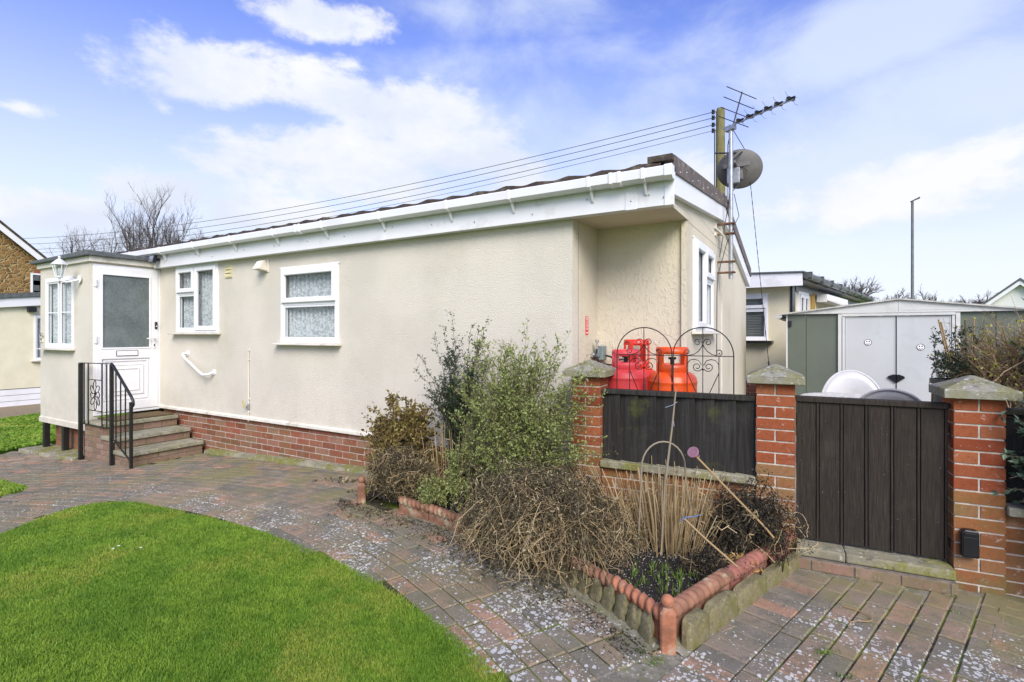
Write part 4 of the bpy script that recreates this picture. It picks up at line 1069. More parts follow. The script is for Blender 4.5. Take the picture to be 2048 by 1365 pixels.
g = G(); pr = [(0.0,-.052),(.06,-.050),(.12,-.040),(.18,-.022),(.222,-.002),(.243,.012),(.250,.010),(.247,.002),(.225,-.010),(.18,-.030),(.12,-.048),(.06,-.058),(.0,-.060)]
g.lathe(pr, dc, 44, rot @ Matrix.Diagonal((1, .88, 1))); g.build('reflector_dish', MT['mesh'], t, smooth=50)
g = G(); g.box(-.94,-.66,2.335,2.36,3.335,3.385); g.box(-.88,-.73,2.36,2.43,3.20,3.34); g.bar((-.80,2.20,3.36),(-.80,2.35,3.36),.03,.03); g.build('back_bracket', simple('dull_bracket', (.16,.15,.14), .5, .3), t, bevel=.004)
g = G(); g.box(-.895,-.76,2.325,2.37,3.16,3.33); g.build('back_plate', MT['metal'], t, bevel=.004)
g = G(); g.tube([(-.73,2.34,3.34),(-.68,2.36,3.28),(-.70,2.33,3.2),(-.77,2.3,3.12),(-.83,2.2,3.02)], .005, 6); g.build('dish_cable', MT['wire'], t)
t = thing('guy_wire', (-.42, 2.69, 1.0), 'twisted dark wire running down from the arm beside the dish', 'guy wire')
g = G(); g.bar((-1.0,2.18,3.48),(-.70,2.50,3.53),.014,.014); g.bar((-.82,2.18,3.36),(-.74,2.40,3.52),.010,.010); g.tube([(-.82,2.18,3.73),(-.71,2.48,3.54)],.004,5); g.build('stay_arm', MT['iron'], t)
g = G(); n = 60; a = Vector((-.70,2.52,3.53)); b = Vector((-.40,2.71,.10))
for ph in (0, math.pi): g.tube([a+(b-a)*(k/n) + Vector((.003*math.cos(k*1.9+ph), .003*math.sin(k*1.9+ph), 0)) for k in range(n+1)], .0028, 4)
for z in (.02,): g.tube([a+(b-a)*.03, a+(b-a)*.055], .014, 8)
g.tube([a+(b-a)*.70, a+(b-a)*.725], .009, 8); g.build('stay_wire', MT['iron'], t)

# ================================================================== POLES AND WIRES
t = thing('utility_pole', (-2.74, 14.09, 0), 'mossy wooden utility pole rising behind the roof beside the aerial', 'pole')
g = G(); g.tune = 0; g.tube([(-2.74,14.09,-.5),(-2.742,14.09,4),(-2.745,14.09,8.72),(-2.745,14.09,8.82)], [.19,.165,.135,.11], 16); g.build('shaft', MT['polew'], t, smooth=50)
ins = [(-2.95,13.97,8.70),(-2.95,13.97,8.51),(-2.95,13.97,8.28),(-2.95,13.97,8.09)]
for p in ins:
    g = G(); g.bar((-2.70,14.05,p[2]),(p[0]-.02,p[1],p[2]),.03,.03); g.lathe([(0,-.07),(.05,-.06),(.055,-.02),(.035,0),(.055,.03),(.045,.07),(0,.08)], p, 12); g.build('insulator', MT['black'], t, smooth=50)
g = G(); g.tube([(-2.90,13.95,8.1),(-2.905,13.95,5),(-2.93,13.95,0)], .02, 6); g.build('down_cable', MT['wire'], t)
far = [(-46.09,8.32,8.58),(-46.09,8.32,8.15),(-46.09,8.32,7.76),(-46.09,8.32,7.53)]
names = ['topmost', 'second from the top', 'third from the top', 'lowest and faintest']
for k, (p, q) in enumerate(zip(ins, far)):
    g = G(); P_ = Vector(p); Q = Vector(q) + (Vector(q)-Vector(p))*.25; Q.z = q[2]
    g.tube([P_+(Q-P_)*(i/40) - Vector((0,0,1.5*4*(i/40)*(1-i/40))) for i in range(41)], .011 if k < 3 else .008, 5)
    m = g.build('overhead_wire', MT['wire']); tag(m, 'overhead wire sagging from the mossy pole, ' + names[k] + ' of four', 'overhead wire', 'overhead wires from the utility pole')
t = thing('street_lamp', (3.45, 23.53, 0), 'slim grey street lamp standing against the sky beyond the shed', 'street lamp')
g = G(); g.tube([(3.45,23.53,-.3),(3.45,23.53,1.6),(3.45,23.53,1.7),(3.45,23.53,7.05)], [.085,.085,.06,.048], 12); g.build('column', simple('grey_lamp_column', (.13,.14,.14), .5, .2), t, smooth=60)
g = G(); g.hexa([(3.40,23.45,7.02),(3.72,23.6,7.16),(3.68,23.72,7.16),(3.36,23.57,7.02)], [(3.42,23.45,7.07),(3.72,23.6,7.24),(3.68,23.72,7.24),(3.38,23.57,7.07)]); g.build('lamp_head', MT['black'], t, bevel=.01)

# ================================================================== SHED
t = thing('garden_shed', (-.37, 4.12, .05), 'low metal garden shed with green panels and pale double doors', 'shed')
SX = at(-.37, 4.12, 0)
W, PK, EZ, PZ = 2.50, 1.25, 1.715, 1.875
g = G(SX)
for a, b in ((.0,.23),(.234,.60),(1.84,2.17),(2.174,W)): g.box(a, b, .0, .03, .05, EZ)
g.box(0, .03, .031, 1.8, .05, EZ); g.box(W-.03, W, .031, 1.8, .05, EZ); g.box(0, W, 1.801, 1.83, .05, EZ)
g.build('wall_panels', MT['shedg'], t, bevel=.004)
g = G(SX); g.box(-.008,.010,-.012,-.001,.05,EZ); g.build('corner_trim', MT['shedw'], t)
g = G(SX); g.prism([(-.04, EZ+.001), (W+.04, EZ+.001), (PK, PZ)], -.045, .0, 'y'); g.box(PK-.006,PK+.006,-.049,-.045,EZ+.02,PZ-.02); g.box(PK+.03,W*.78,-.048,-.045,EZ+.030,EZ+.034)
g.build('gable_fascia', MT['shedw'], t, bevel=.002)
g = G(SX); g.box(.60,.640,-.032,.0,.05,EZ); g.box(.648,.677,-.028,.0,.05,EZ-.03); g.box(1.768,1.796,-.028,.0,.05,EZ-.03); g.box(1.803,1.845,-.032,.0,.05,EZ); g.box(.645,1.80,-.04,-.029,EZ-.035,EZ-.001); g.build('door_surround', MT['shedw'], t, bevel=.002)
for a, b in ((.679,1.219),(1.226,1.766)):
    g = G(SX); g.box(a, b, -.014, .0, .08, 1.678); g.frame(a+.004, b-.004, .09, 1.674, .012, -.018, -.0142); g.build('shed_door', simple('pale_grey_door', (.47,.49,.49), .45, .05, 2, 0, 60, (.35,.37,.36), 4, .3), t, bevel=.002)
g = G(SX); g.box(1.218,1.227,-.019,-.001,.08,1.68); g.build('door_gap', MT['black'], t)
for s in (-1, 1):
    g = G(SX); c = 1.2225 + s*.005
    pl = [(c, .83),(c+s*.085, .895),(c+s*.075, .915),(c+s*.03,.935),(c, .935)]
    g.prism(pl if s > 0 else pl[::-1], -.036, -.019, 'y'); g.build('handle_plate', MT['black'], t)
g = G(SX)
for s in (0, 1):
    xa, xb = (-.10, PK) if s == 0 else (PK, W+.10)
    za, zb = (EZ-.008, PZ+.004) if s == 0 else (PZ+.004, EZ-.008)
    n = 14
    for k in range(n):
        ya = -.08; a = xa+(xb-xa)*k/n; b = xa+(xb-xa)*(k+1)/n; zA = za+(zb-za)*k/n; zB = za+(zb-za)*(k+1)/n
        g.hexa([(a,ya,zA),(b,ya,zB),(b,1.9,zB),(a,1.9,zA)], [(a,ya,zA+.018),(b,ya,zB+.018),(b,1.9,zB+.018),(a,1.9,zA+.018)])
g.build('shed_roof', simple('weathered_shed_roof', (.46,.46,.42), .7, .2, 20, .002, 60, (.25,.25,.2), 12, .6), t)
g = G(SX); g.lathe([(.045,0),(.045,1.9)], (-.10,-.08,EZ-.012), 14, Matrix.Rotation(R(-90), 3, 'X'), 0, 180); g.lathe([(0,0),(.045,0)], (-.10,-.08,EZ-.012), 14, Matrix.Rotation(R(-90), 3, 'X'), 0, 180); g.build('shed_gutter', MT['plasticg'], t, solid=.004)
g = G(SX); g.box(.02,.06,-.03,-.001,1.55,1.63); g.build('lock_box', MT['black'], t, bevel=.004)
for k, (cx_, cz_) in enumerate(((.929,1.34),(1.47,1.285))):
    sm = G(SX); r = .038
    sm.tube([(cx_+r*math.cos(a), -.0185, cz_+r*math.sin(a)) for a in [2*math.pi*i/22 for i in range(22)]], .0028, 4, closed=True)
    sm.tube([(cx_+.021*math.cos(a), -.0185, cz_-.003+.021*math.sin(a)) for a in [R(215+110*i/8) for i in range(9)]], .0038, 4)
    for s in (-1, 1): sm.ball((cx_+s*.013, -.0185, cz_+.010), (.0075,.003,.009), 8, 5)
    st2 = thing('smiley_sticker', SX @ Vector((cx_, -.015, cz_)), ['round smiley sticker on the left shed door, the higher one', 'round smiley sticker on the right shed door'][k], 'sticker', 'smiley stickers on the shed doors')
    w_ = G(SX); w_.prism([(cx_+r*math.cos(2*math.pi*i/24), cz_+r*math.sin(2*math.pi*i/24)) for i in range(24)], -.0178, -.0143, 'y'); w_.build('disc', MT['upvc'], st2)
    sm.build('face_marks', MT['black'], st2)

# ================================================================== NEIGHBOURS
ra = R(-10.5)
t = thing('neighbour_bungalow', (-.414, 6.757, 0), 'cream neighbouring park home with a dark gutter behind the shed', 'park home', None, ra)
BX = Matrix.Translation((-.414, 6.757, 0)) @ Matrix.Rotation(ra, 4, 'Z')
g = G(BX); g.wall(-5, 0, .55, 2.42, [(-.98,-.40,1.33,2.20)], .1); g.build('wall', MT['creamw'], t)
BS = BX @ RZ90
g = G(BS); g.wall(.1, 8, .5, 2.42, [(.45,1.25,1.2,2.24)], .1, 0); g.build('side_wall', MT['creamw'], t)
g = G(BX); bricks(g, -5, 0, -.05, .55, .03); g.build('brick_plinth', [MT['brickw'], MT['mortar']], t)
g = G(BX); g.box(-.02,.02,-.018,.20,.5,2.36); g.box(-.002,.03,.2,8,2.24,2.38); g.build('dark_timber', MT['black'], t)
g = G(BX); g.hexa([(-5.4,-.30,2.34),(.24,-.30,2.30),(.24,-.27,2.30),(-5.4,-.27,2.34)], [(-5.4,-.30,2.75),(.24,-.30,2.52),(.24,-.27,2.52),(-5.4,-.27,2.75)]); g.box(-5.4,.22,-.27,.0,2.40,2.42); g.build('fascia_board', MT['fascia'], t)
g = G(BX); g.hexa([(-5.4,-.33,2.76),(.27,-.33,2.525),(.27,8.3,2.525),(-5.4,8.3,2.76)], [(-5.4,-.33,2.79),(.27,-.33,2.55),(.27,8.3,2.55),(-5.4,8.3,2.79)]); g.build('roof', MT['felt'], t)
g = G(BX); g.tube([(.30,-.3,2.47),(.30,8.3,2.47)], .06, 10); g.box(.0,.25,-.27,8.2,2.38,2.42)
for k in range(9): g.box(.24,.37,-.2+k,-.14+k,2.40,2.54)
g.build('gutter', simple('dark_grey_gutter', (.07,.075,.07), .4, .2), t)
window(t, BX @ at(-.98, -.004, 1.33), .58, .87, [(.045,.535,.045,.56,False),(.045,.535,.62,.825,True)], curtain=False)
g = G(BX)
for k in range(16): g.hexa([(-.93,.05,1.39+k*.031),(-.46,.05,1.39+k*.031),(-.46,.075,1.40+k*.031),(-.93,.075,1.40+k*.031)],[(-.93,.053,1.392+k*.031),(-.46,.053,1.392+k*.031),(-.46,.078,1.402+k*.031),(-.93,.078,1.402+k*.031)])
g.box(-.95,-.43,.10,.101,1.35,2.2)
g.build('venetian_blind', simple('blind_grey', (.35,.36,.34), .6), t)
g = G(BX); g.prism([(-1.14,.84),(-1.06,.84),(-1.02,1.27),(-1.18,1.27)], -.14, -.0, 'y'); g.box(-1.25,-.3,-.16,0,1.275,1.32); g.build('bracket_shelf', MT['black'], t)
g = G(BS); g.frame(.43,1.27,1.2,2.26,.05,-.03,.03); g.frame(.5,.84,1.25,2.2,.06,-.05,-.02); g.frame(.86,1.2,1.25,2.2,.06,-.05,-.02); g.build('side_window', MT['upvc'], t)
g = G(BS); g.box(.5,1.2,.0,.01,1.25,2.2); g.build('side_glass', MT['felt'], t)
g = G(BX); g.box(.03,.22,2.0,4.6,2.12,2.28); g.hexa([(.2,2.0,2.16),(.9,2.0,1.86),(.9,4.6,1.86),(.2,4.6,2.16)],[(.2,2.0,2.19),(.9,2.0,1.89),(.9,4.6,1.89),(.2,4.6,2.19)]); g.build('awning', MT['upvc'], t)
g = G(BX); g.box(.0,.03,1.55,1.85,.5,2.3); g.build('yellow_post', simple('ochre_paint', (.40,.24,.04), .6), t)

t = thing('neighbour_park_home', (-17.0, 2.5, -.3), 'pale yellow neighbouring park home with white skirting, left of the porch', 'park home')
NX = at(-17.0, 0, 0, RZ90)
g = G(NX); g.wall(-1.2, 6, .10, 2.0, [(1.2,2.2,.80,1.93)], .12); g.prism([(-1.2,2.001),(6,2.001),(6,2.3),(2.4,2.36),(-1.2,2.15)], .0, .1, 'y'); g.build('wall', MT['creamy'], t)
g = G(NX)
for k in range(3): g.box(-1.2,6,-.03,.01,-.34+k*.145,-.34+k*.145+.135)
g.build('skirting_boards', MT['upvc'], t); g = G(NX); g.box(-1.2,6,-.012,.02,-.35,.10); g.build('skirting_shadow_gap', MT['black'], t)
g = G(NX); g.prism([(-1.4,1.86),(2.4,2.30),(6.2,1.9),(6.2,2.1),(2.4,2.52),(-1.4,2.07)], -.10, -.05, 'y'); g.build('fascia_board', MT['fascia'], t)
g = G(NX); g.prism([(-1.5,2.07),(2.4,2.525),(6.3,2.11),(6.3,2.22),(2.4,2.64),(-1.5,2.18)], -.14, 8, 'y'); g.build('roof', MT['felt'], t)
window(t, NX @ at(1.16, -.004, .78), 1.0, 1.12, [(.045,.955,.045,1.075,False)])
g = G(NX); g.box(1.02,1.18,-.12,.0,2.0,2.12); g.build('eave_bracket', MT['black'], t)

def m_stonewall():
    n = N('brown_ironstone')
    d = n.n('ShaderNodeTexVoronoi', feature='DISTANCE_TO_EDGE'); d.inputs['Scale'].default_value = 5.2; n.L(n.scl(1,1,1.5), d.inputs['Vector'])
    col = n.n('ShaderNodeTexVoronoi'); col.inputs['Scale'].default_value = 5.2; n.L(n.scl(1,1,1.5), col.inputs['Vector'])
    c = n.mix(n.sep(0, col.outputs['Color']), (.16,.075,.025), (.33,.19,.07))
    c = n.mix(n.ramp(d.outputs['Distance'], .03, .08), (.40,.33,.17), c)
    n.bump(n.ramp(d.outputs['Distance'], .0, .15), .03); return n.fin(c, .9, .2)
t = thing('stone_house', (-33, 2.0, -.3), 'brown stone house gable with white verge boards at the left edge', 'house')
HXm = at(-29, 0, 0, RZ90)
g = G(HXm); g.prism([(-1.4,-.4),(5.25,-.4),(5.25,4.32),(1.93,7.3),(-1.4,4.32)], 0, 9, 'y'); g.build('wall', m_stonewall(), t)
g = G(HXm)
for k in range(20): g.box(5.25-(.45 if k % 2 else .25), 5.27, -.02, .3, -.2+k*.22, -.2+k*.22+.2)
g.build('brick_quoins', MT['brickw'], t)
g = G(HXm)
for k in range(24): g.box(3.35, 3.35+(.32 if k % 2 else .2), -.02, .1, -.2+k*.22, -.2+k*.22+.2)
g.build('brick_quoins', MT['brickw'], t)
sl = 1.17
g = G(HXm)
for s in (-1, 1): g.prism([(1.93,7.22),(1.93,7.50),(1.93+s*3.75,4.13),(1.93+s*3.75,3.85)] if s > 0 else [(1.93,7.22),(1.93,7.50),(1.93-3.75,4.13),(1.93-3.75,3.85)], -.35, -.30, 'y')
g.build('verge_boards', MT['upvc'], t)
g = G(HXm)
for s in (-1, 1): g.prism([(1.93,7.51),(1.93,7.62),(1.93+s*3.85,4.14),(1.93+s*3.85,4.05)], -.4, 9.3, 'y')
g.build('roof', MT['tile'], t)
g = G(HXm); g.frame(4.70,5.2,3.0,4.05,.07,-.04,.03); g.build('window_frame', MT['upvc'], t)
g = G(HXm); g.box(4.75,5.15,-.02,-.01,3.05,4.0); g.build('pane', MT['felt'], t)

cR, sR = math.cos(R(30.46)), math.sin(R(30.46))
def cw(x, d, z=0.0):   # plan position given sideways / forward distance from the viewpoint
    return Vector((x*cR - d*sR, -4.02 + x*sR + d*cR, z))
c = cw(29.3, 30)
t = thing('white_gabled_house', c, 'white gabled house far beyond the shed at the right edge', 'house', None, R(-12))
fx = Matrix.Translation(c) @ Matrix.Rotation(R(-12), 4, 'Z')
g = G(fx); g.prism([(-3,-.2),(3,-.2),(3,1.7),(0,4.35),(-3,1.7)], 0, 8, 'y'); g.build('wall', simple('white_rendered_wall', (.72,.72,.68), .8, .05), t)
g = G(fx)
for s in (-1, 1): g.prism([(0,4.28),(0,4.52),(s*3.3,1.62),(s*3.3,1.38)], -.3, -.2, 'y')
g.build('verge_boards', MT['upvc'], t)
g = G(fx)
for s in (-1, 1): g.prism([(0,4.53),(0,4.66),(s*3.4,1.66),(s*3.4,1.54)], -.35, 8.3, 'y')
g.build('roof', MT['felt'], t)

# ================================================================== TREES
def tree(name, base, h, spread, trunk_h, n_main, label, group, seed, up=.6, lv=3, thick=.10, lean=(0,0), fork=0):
    rr = np.random.default_rng(seed); base = np.array(base, float)
    t = thing(name, tuple(base), label, 'tree', group)
    tr = NB(); cr = NB(); top = base + np.array([lean[0], lean[1], trunk_h])
    tr.tube(curve(base, top, rr.normal(size=3)*.05, 5), thick, thick*.75, 8, .4); tr.build('trunk', MT['bark'], t)
    def br(p, d, L, r, lev):
        q = p + d*L; bow = rr.normal(size=3)*L*.08 + np.array([0,0,-.02*L]); P = curve(p, q, bow, 5)
        cr.tube(P, r, r*.45, 4 if lev < 2 else 3, float(rr.random()))
        if lev >= lv: return
        nb_ = [6,6,7,5][lev] if lev < 4 else 3
        for k in range(nb_):
            tt = .25 + .75*(k+rr.random())/nb_; i = min(3, int(tt*4)); f = tt*4-i; o = P[i]+(P[i+1]-P[i])*min(1, f)
            dd = unit(d*.9 + rr.normal(size=3)*.55 + np.array([0,0,up*.45]))
            br(o, dd, L*(.62-.25*tt)*(.8+.4*rr.random()), r*(.60-.25*tt), lev+1)
    for k in range(n_main):
        a = 2*math.pi*(k+rr.random())/n_main; d = unit(np.array([math.cos(a)*spread, math.sin(a)*spread, 1.0*up+.35]))
        p0 = top - np.array([0,0,trunk_h*.35*rr.random()])
        br(p0, d, (h-trunk_h)*(.55+.25*rr.random()), thick*.5, 0)
    cr.build('crown', MT['bark'], t); return t
for k, (u_, ht, sp, lab) in enumerate([(-16.6,8.4,.28,'bare birch tree behind the roof, tallest and narrow, nearer the aerial side'), (-18.0,8.1,.28,'bare birch tree behind the roof, forked stem, middle of the three'), (-20.0,7.0,.42,'low bare tree behind the porch roof, leftmost of the three')]):
    b = cw(u_, 25, -.3); tree('bare_tree', b, ht*1.04, sp, ht*.42, 8, lab, 'bare trees behind the park home', 40+k, up=1.6 if k < 2 else 1.0, lv=3, thick=.085)
tree('bare_tree', cw(-15.4,26,-.3), 7.6, .32, 3.6, 5, 'slender bare tree low behind the roof edge, right of the birches', 'bare trees behind the park home', 51, up=1.4, thick=.08)
for k, (x_, d_, ht, sp, lab) in enumerate([(26.6,40,6.2,1.3,'broad dark bare tree behind the neighbour gutter'), (22.6,38,6.7,.9,'small bare tree top just above the neighbour roof end'), (38.2,45,6.5,1.15,'low rounded bare tree above the shed roof, right of the lamp'), (41.4,45,6.4,1.15,'low bare tree beside the white gabled house'), (35.0,50,5.0,1.0,'faint low bare tree beyond the shed roof'), (31.0,52,5.2,1.0,'distant bare tree behind the shed ridge')]):
    tree('bare_tree', cw(x_, d_, 0), ht, sp, ht*.34, 24, lab, 'bare trees beyond the shed', 70+k, up=.42, lv=3, thick=.26)

# ================================================================== YARD FURNITURE
def chair(cx, cy, yaw, label, mt, w=.29, zt=.90):
    t = thing('garden_chair', (cx, cy, YZ), label, 'chair', 'plastic garden chairs behind the gate', yaw)
    X = Matrix.Translation((cx, cy, YZ)) @ Matrix.Rotation(yaw, 4, 'Z')
    g = G(X); n = 20; m_ = 6; vs = []; fs = []
    for i in range(n+1):
        a = math.pi*i/n
        for j in range(m_+1):
            k = j/m_; rx = w*k; x = -rx*math.cos(a); z = .47 + (zt-.47)*(math.sin(a)**.8)*k
            vs.append((x, .20 + .10*(z-.42) - .10*(x/w)**2 + (.012 if j == m_ else 0) + (-.008 if j == 4 else 0), z))
    for i in range(n):
        for j in range(m_): fs.append((i*(m_+1)+j, (i+1)*(m_+1)+j, (i+1)*(m_+1)+j+1, i*(m_+1)+j+1))
    g.add(vs, fs); g.build('backrest', MT[mt], t, smooth=60, solid=.012)
    g = G(X); g.tube([(-w*math.cos(math.pi*i/24), .215+.10*(.47+(zt-.47)*math.sin(math.pi*i/24)**.8-.42)-.10*math.cos(math.pi*i/24)**2, .47+(zt-.47)*math.sin(math.pi*i/24)**.8) for i in range(25)], .013, 8); g.build('back_rim', MT[mt], t, smooth=60)
    g = G(X); g.box(-.22,.22,-.22,.22,.40,.43); g.build('seat', MT[mt], t, bevel=.012)
    for sx in (-1, 1):
        g = G(X); g.tube([(sx*w,.12,.48),(sx*(w+.01),.0,.62),(sx*(w+.01),-.18,.62),(sx*w,-.22,.42)], .018, 8); g.build('armrest', MT[mt], t, smooth=60)
        for sy in (-1, 1): g = G(X); g.tube([(sx*.21,sy*.20,.42),(sx*.25,sy*.25,0)], [.022,.016], 8); g.build('leg', MT[mt], t, smooth=60)
chair(.34, 2.66, R(6), 'white plastic garden chair with a rounded back behind the table', 'plastic', .31, .985)
chair(.58, 1.98, R(176), 'grey-looking plastic chair with its back to the gate', 'plasticg', .31, .90)
t = thing('garden_table', (.26, 2.12, YZ), 'round white garden table with a crumpled pale top, just above the gate', 'table')
g = G(); vs = [(0,0,0)]; n = 48
X = at(.26, 2.12, 0)
g.xf = X; g.lathe([(0,.825),(.30,.825),(.405,.822),(.42,.812),(.415,.79),(.40,.79),(.39,.805),(0,.805)], (0,0,0), n); g.build('table_top', simple('flaking_white_paint', (.66,.64,.56), .7, .25, 30, .003, 80, (.35,.32,.24), 25, .6), t, smooth=50)
g = G(X); g.tube([(0,0,.80),(0,0,.12)], .035, 12)
for k in range(4): a = R(45+90*k); g.tube([(0,0,.15),(.3*math.cos(a),.3*math.sin(a),.055)], .02, 8)
g.build('pedestal', MT['plastic'], t, smooth=50)
# ================================================================== PLANTS
def bush(name, label, cat, base, center, rad, nst, ntw, nlf, leaf, twig, ls=(.018,.026), lw=.5, twl=(.08,.18), seed=1, up=.3, sr=.004, flat=1.0, group=None, droop=0, leafmask=None, basej=.06, expo=.5):
    global NP
    NP = np.random.default_rng(seed); rr = NP
    t = thing(name, tuple(base), label, cat, group)
    st = NB(); lf = NB(); base = np.array(base, float); center = np.array(center, float); rad = np.array(rad, float)
    LP = []; LD = []
    for i in range(nst):
        d = unit(rr.normal(size=3)); q = center + rad*d*rr.random()**expo
        p = base + np.array([rr.normal()*basej, rr.normal()*basej, 0])
        out = (q - p); bow = np.array([-out[0]*.15, -out[1]*.15, .10*np.linalg.norm(out)]) + rr.normal(size=3)*.03
        P = curve(p, q, bow, 9, .006); st.tube(P, sr*(.7+.6*rr.random()), sr*.35, 4, float(rr.random()))
        for k in range(ntw):
            tt = .22 + .78*rr.random(); ii = min(7, int(tt*8)); f = tt*8-ii; o = P[ii] + (P[ii+1]-P[ii])*f
            sd = unit(P[ii+1]-P[ii]); dd = unit(sd*.7 + rr.normal(size=3)*.6 + np.array([0,0,up-droop])); L = rr.uniform(*twl)
            T = curve(o, o+dd*L, rr.normal(size=3)*L*.1 - np.array([0,0,droop*.06]), 5); st.tube(T, sr*.35, sr*.15, 3, float(rr.random()))
            m_ = nlf; s = rr.random(m_); pos = o + (T[-1]-o)*s[:, None] + rr.normal(size=(m_,3))*.004
            LP.append(pos); LD.append(unit(dd*.5 + rr.normal(size=(m_,3))*.75 + np.array([0,0,.15-droop])))
    LP = np.concatenate(LP); LD = np.concatenate(LD)
    if leafmask is not None: k = leafmask(LP); LP = LP[k]; LD = LD[k]
    n = len(LP); L = rr.uniform(ls[0], ls[1], n)
    lf.leaves(LP, LD, L, L*lw, np.clip(rr.normal(.45,.25,n), 0, 1))
    st.build('stems', MT[twig], t); lf.build('leaves', MT[leaf], t); return t

bush('evergreen_shrub', 'dark evergreen thorny shrub with arching sprays against the cream wall', 'shrub', (-2.72,-.30,.05), (-2.68,-.30,1.00), (.36,.18,.54), 46, 26, 12, 'ddeep', 'twig', (.018,.030), .42, (.06,.16), 21, .4, .005)
tt_ = COL.objects
# long sprays standing out of the dark shrub
def sprays(parent_label, pts, leaf, twig, base, name='evergreen_spray'): pass
sh = [o for o in tt_ if o.name.startswith('evergreen_shrub')][0]
st = NB(); lf = NB(); NP = np.random.default_rng(5)
for q in [(-2.78,-.32,1.62),(-2.60,-.30,1.50),(-3.10,-.42,1.26),(-3.12,-.44,1.12),(-3.02,-.40,.90),(-2.40,-.36,1.55),(-2.95,-.38,1.42),(-2.5,-.33,1.36),(-2.90,-.3,1.50)]:
    P = curve((-2.72,-.30,.45), q, (0,0,.08), 14, .008); st.tube(P, .004, .0015, 4, .4)
    for k in range(5, 14):
        m_ = 7; o = P[k] + NP.normal(size=(m_,3))*.012; lf.leaves(o, unit(NP.normal(size=(m_,3)) + np.array([0,0,.5])), NP.uniform(.018,.028,m_), .011, NP.random(m_))
        if k % 2: T = curve(P[k], P[k]+unit(NP.normal(size=3)+np.array([0,0,.4]))*.07, (0,0,0), 4); st.tube(T, .002, .001, 3, .5); lf.leaves(T, unit(NP.normal(size=(4,3))), .02, .010, .4)
st.build('spray_stems', MT['twig'], sh); lf.build('spray_leaves', MT['ddeep'], sh)

bush('light_green_shrub', 'big airy light green small-leaved shrub left of the first brick pillar', 'shrub', (-1.98,-.62,.05), (-1.96,-.56,.82), (.68,.28,.66), 240, 24, 8, 'dlight', 'twig', (.014,.027), .62, (.07,.18), 31, .3, .0034, expo=.5)
bush('light_green_shrub', 'small pale green sprig bush around the wooden stake', 'shrub', (-2.52,-.66,.05), (-2.52,-.68,.36), (.13,.10,.26), 26, 14, 7, 'dlight', 'twig', (.014,.024), .62, (.05,.11), 33, .3, .003)
bush('privet_sprig', 'pale green leafy low growth left of the trailing dead fern', 'shrub', (-2.62,-.74,.05), (-2.60,-.78,.20), (.17,.09,.14), 18, 12, 7, 'dlight', 'twig', (.014,.022), .6, (.05,.1), 34, .3, .0025)
bush('hydrangea_bush', 'yellow-brown withered leafy bush against the brick base, leftmost in the bed', 'shrub', (-3.36,-.40,.04), (-3.32,-.40,.46), (.42,.24,.44), 170, 18, 8, 'dbrown', 'rtwig', (.026,.046), .55, (.05,.13), 41, .1, .0045, droop=.25)

def deadmass(name, label, base, center, rad, n, seed, pale=60, leaf='darkdead', stalk='straw', ls=(.012,.03), arch=.35, nl=26, pr=.0020, tl=.55):
    """mound of collapsed arching stems with shrivelled leaflets"""
    global NP
    NP = np.random.default_rng(seed); rr = NP; t = thing(name, tuple(base), label, 'dead plant', 'withered clumps in the flower bed')
    a = NB(); b = NB(); c = NB(); base = np.array(base, float); center = np.array(center, float); rad = np.array(rad, float)
    for i in range(n):
        p = base + np.array([rr.normal()*rad[0]*.30, rr.normal()*rad[1]*.3, 0])
        d = unit(rr.normal(size=3)); d[2] = abs(d[2])*rr.choice([1,1,-.4]); q = center + rad*d*(.30+.85*rr.random()**.8); q[2] = max(q[2], .015)
        top = np.array([0,0,arch*(.4+rr.random())]) ; P = curve(p, q, top*rad[2]*1.6 + rr.normal(size=3)*.05, 9, .014)
        P[:,2] = np.maximum(P[:,2], .012); a.tube(P, .0024, .0012, 3, float(rr.random()**2*.8))
        k = rr.integers(3, 9, nl); o = P[k] + rr.normal(size=(nl,3))*.018; o[:,2] = np.maximum(o[:,2], .01)
        L = rr.uniform(ls[0], ls[1], nl); tn = np.where(rr.random(nl) < .22, .6+.4*rr.random(nl), .30*rr.random(nl)) * (1.0 if i % 3 else .55); c.leaves(o, unit(rr.normal(size=(nl,3)) - np.array([0,0,.4])), L, L*.35, tn, .5)
    for i in range(pale):
        p = base + np.array([rr.normal()*rad[0]*.35, rr.normal()*rad[1]*.35, .05])
        d = unit(rr.normal(size=3)); d[2] = abs(d[2]); q = center + rad*d*(.8+.35*rr.random()); q[2] = max(q[2]-.05, .02)
        P = curve(p, q, (rr.normal()*.09, rr.normal()*.09, rad[2]*(.2+.7*rr.random())), 12, .011)
        hook = P[-1] + np.array([[rr.normal()*.03, rr.normal()*.03, -.03*j] for j in range(1,3)])*1.0
        P = np.vstack([P, hook]); P[:,2] = np.maximum(P[:,2], .012); b.tube(P, pr*(.5+1.2*rr.random()), pr*.5, 4, float(rr.random()))
    a.build('dark_stems', MT[leaf], t); c.build('shrivelled_leaves', MT[leaf], t); b.build('pale_stalks', MT[stalk], t); return t
deadmass('dead_perennial', 'dark withered clump with short pale stalks in front of the yellow-brown bush', (-3.08,-.66,.04), (-3.08,-.66,.18), (.36,.20,.26), 420, 61, 110, 'dead', arch=.3, nl=34)
deadmass('dead_fern', 'huge sprawling heap of tan and grey dead stems spilling onto the block paving', (-1.48,-1.02,.05), (-1.50,-1.16,.17), (.56,.44,.32), 820, 62, 460, 'dead', 'straw', (.012,.030), .50, 44, .0022, .25)
deadmass('dead_fern', 'dark shadowy withered growth behind the heap of dead stems, under the light green shrub', (-1.72,-.60,.05), (-1.75,-.58,.26), (.50,.22,.28), 260, 63, 40, 'darkdead', 'straw', (.014,.03), .35, 22, .0018, .2)
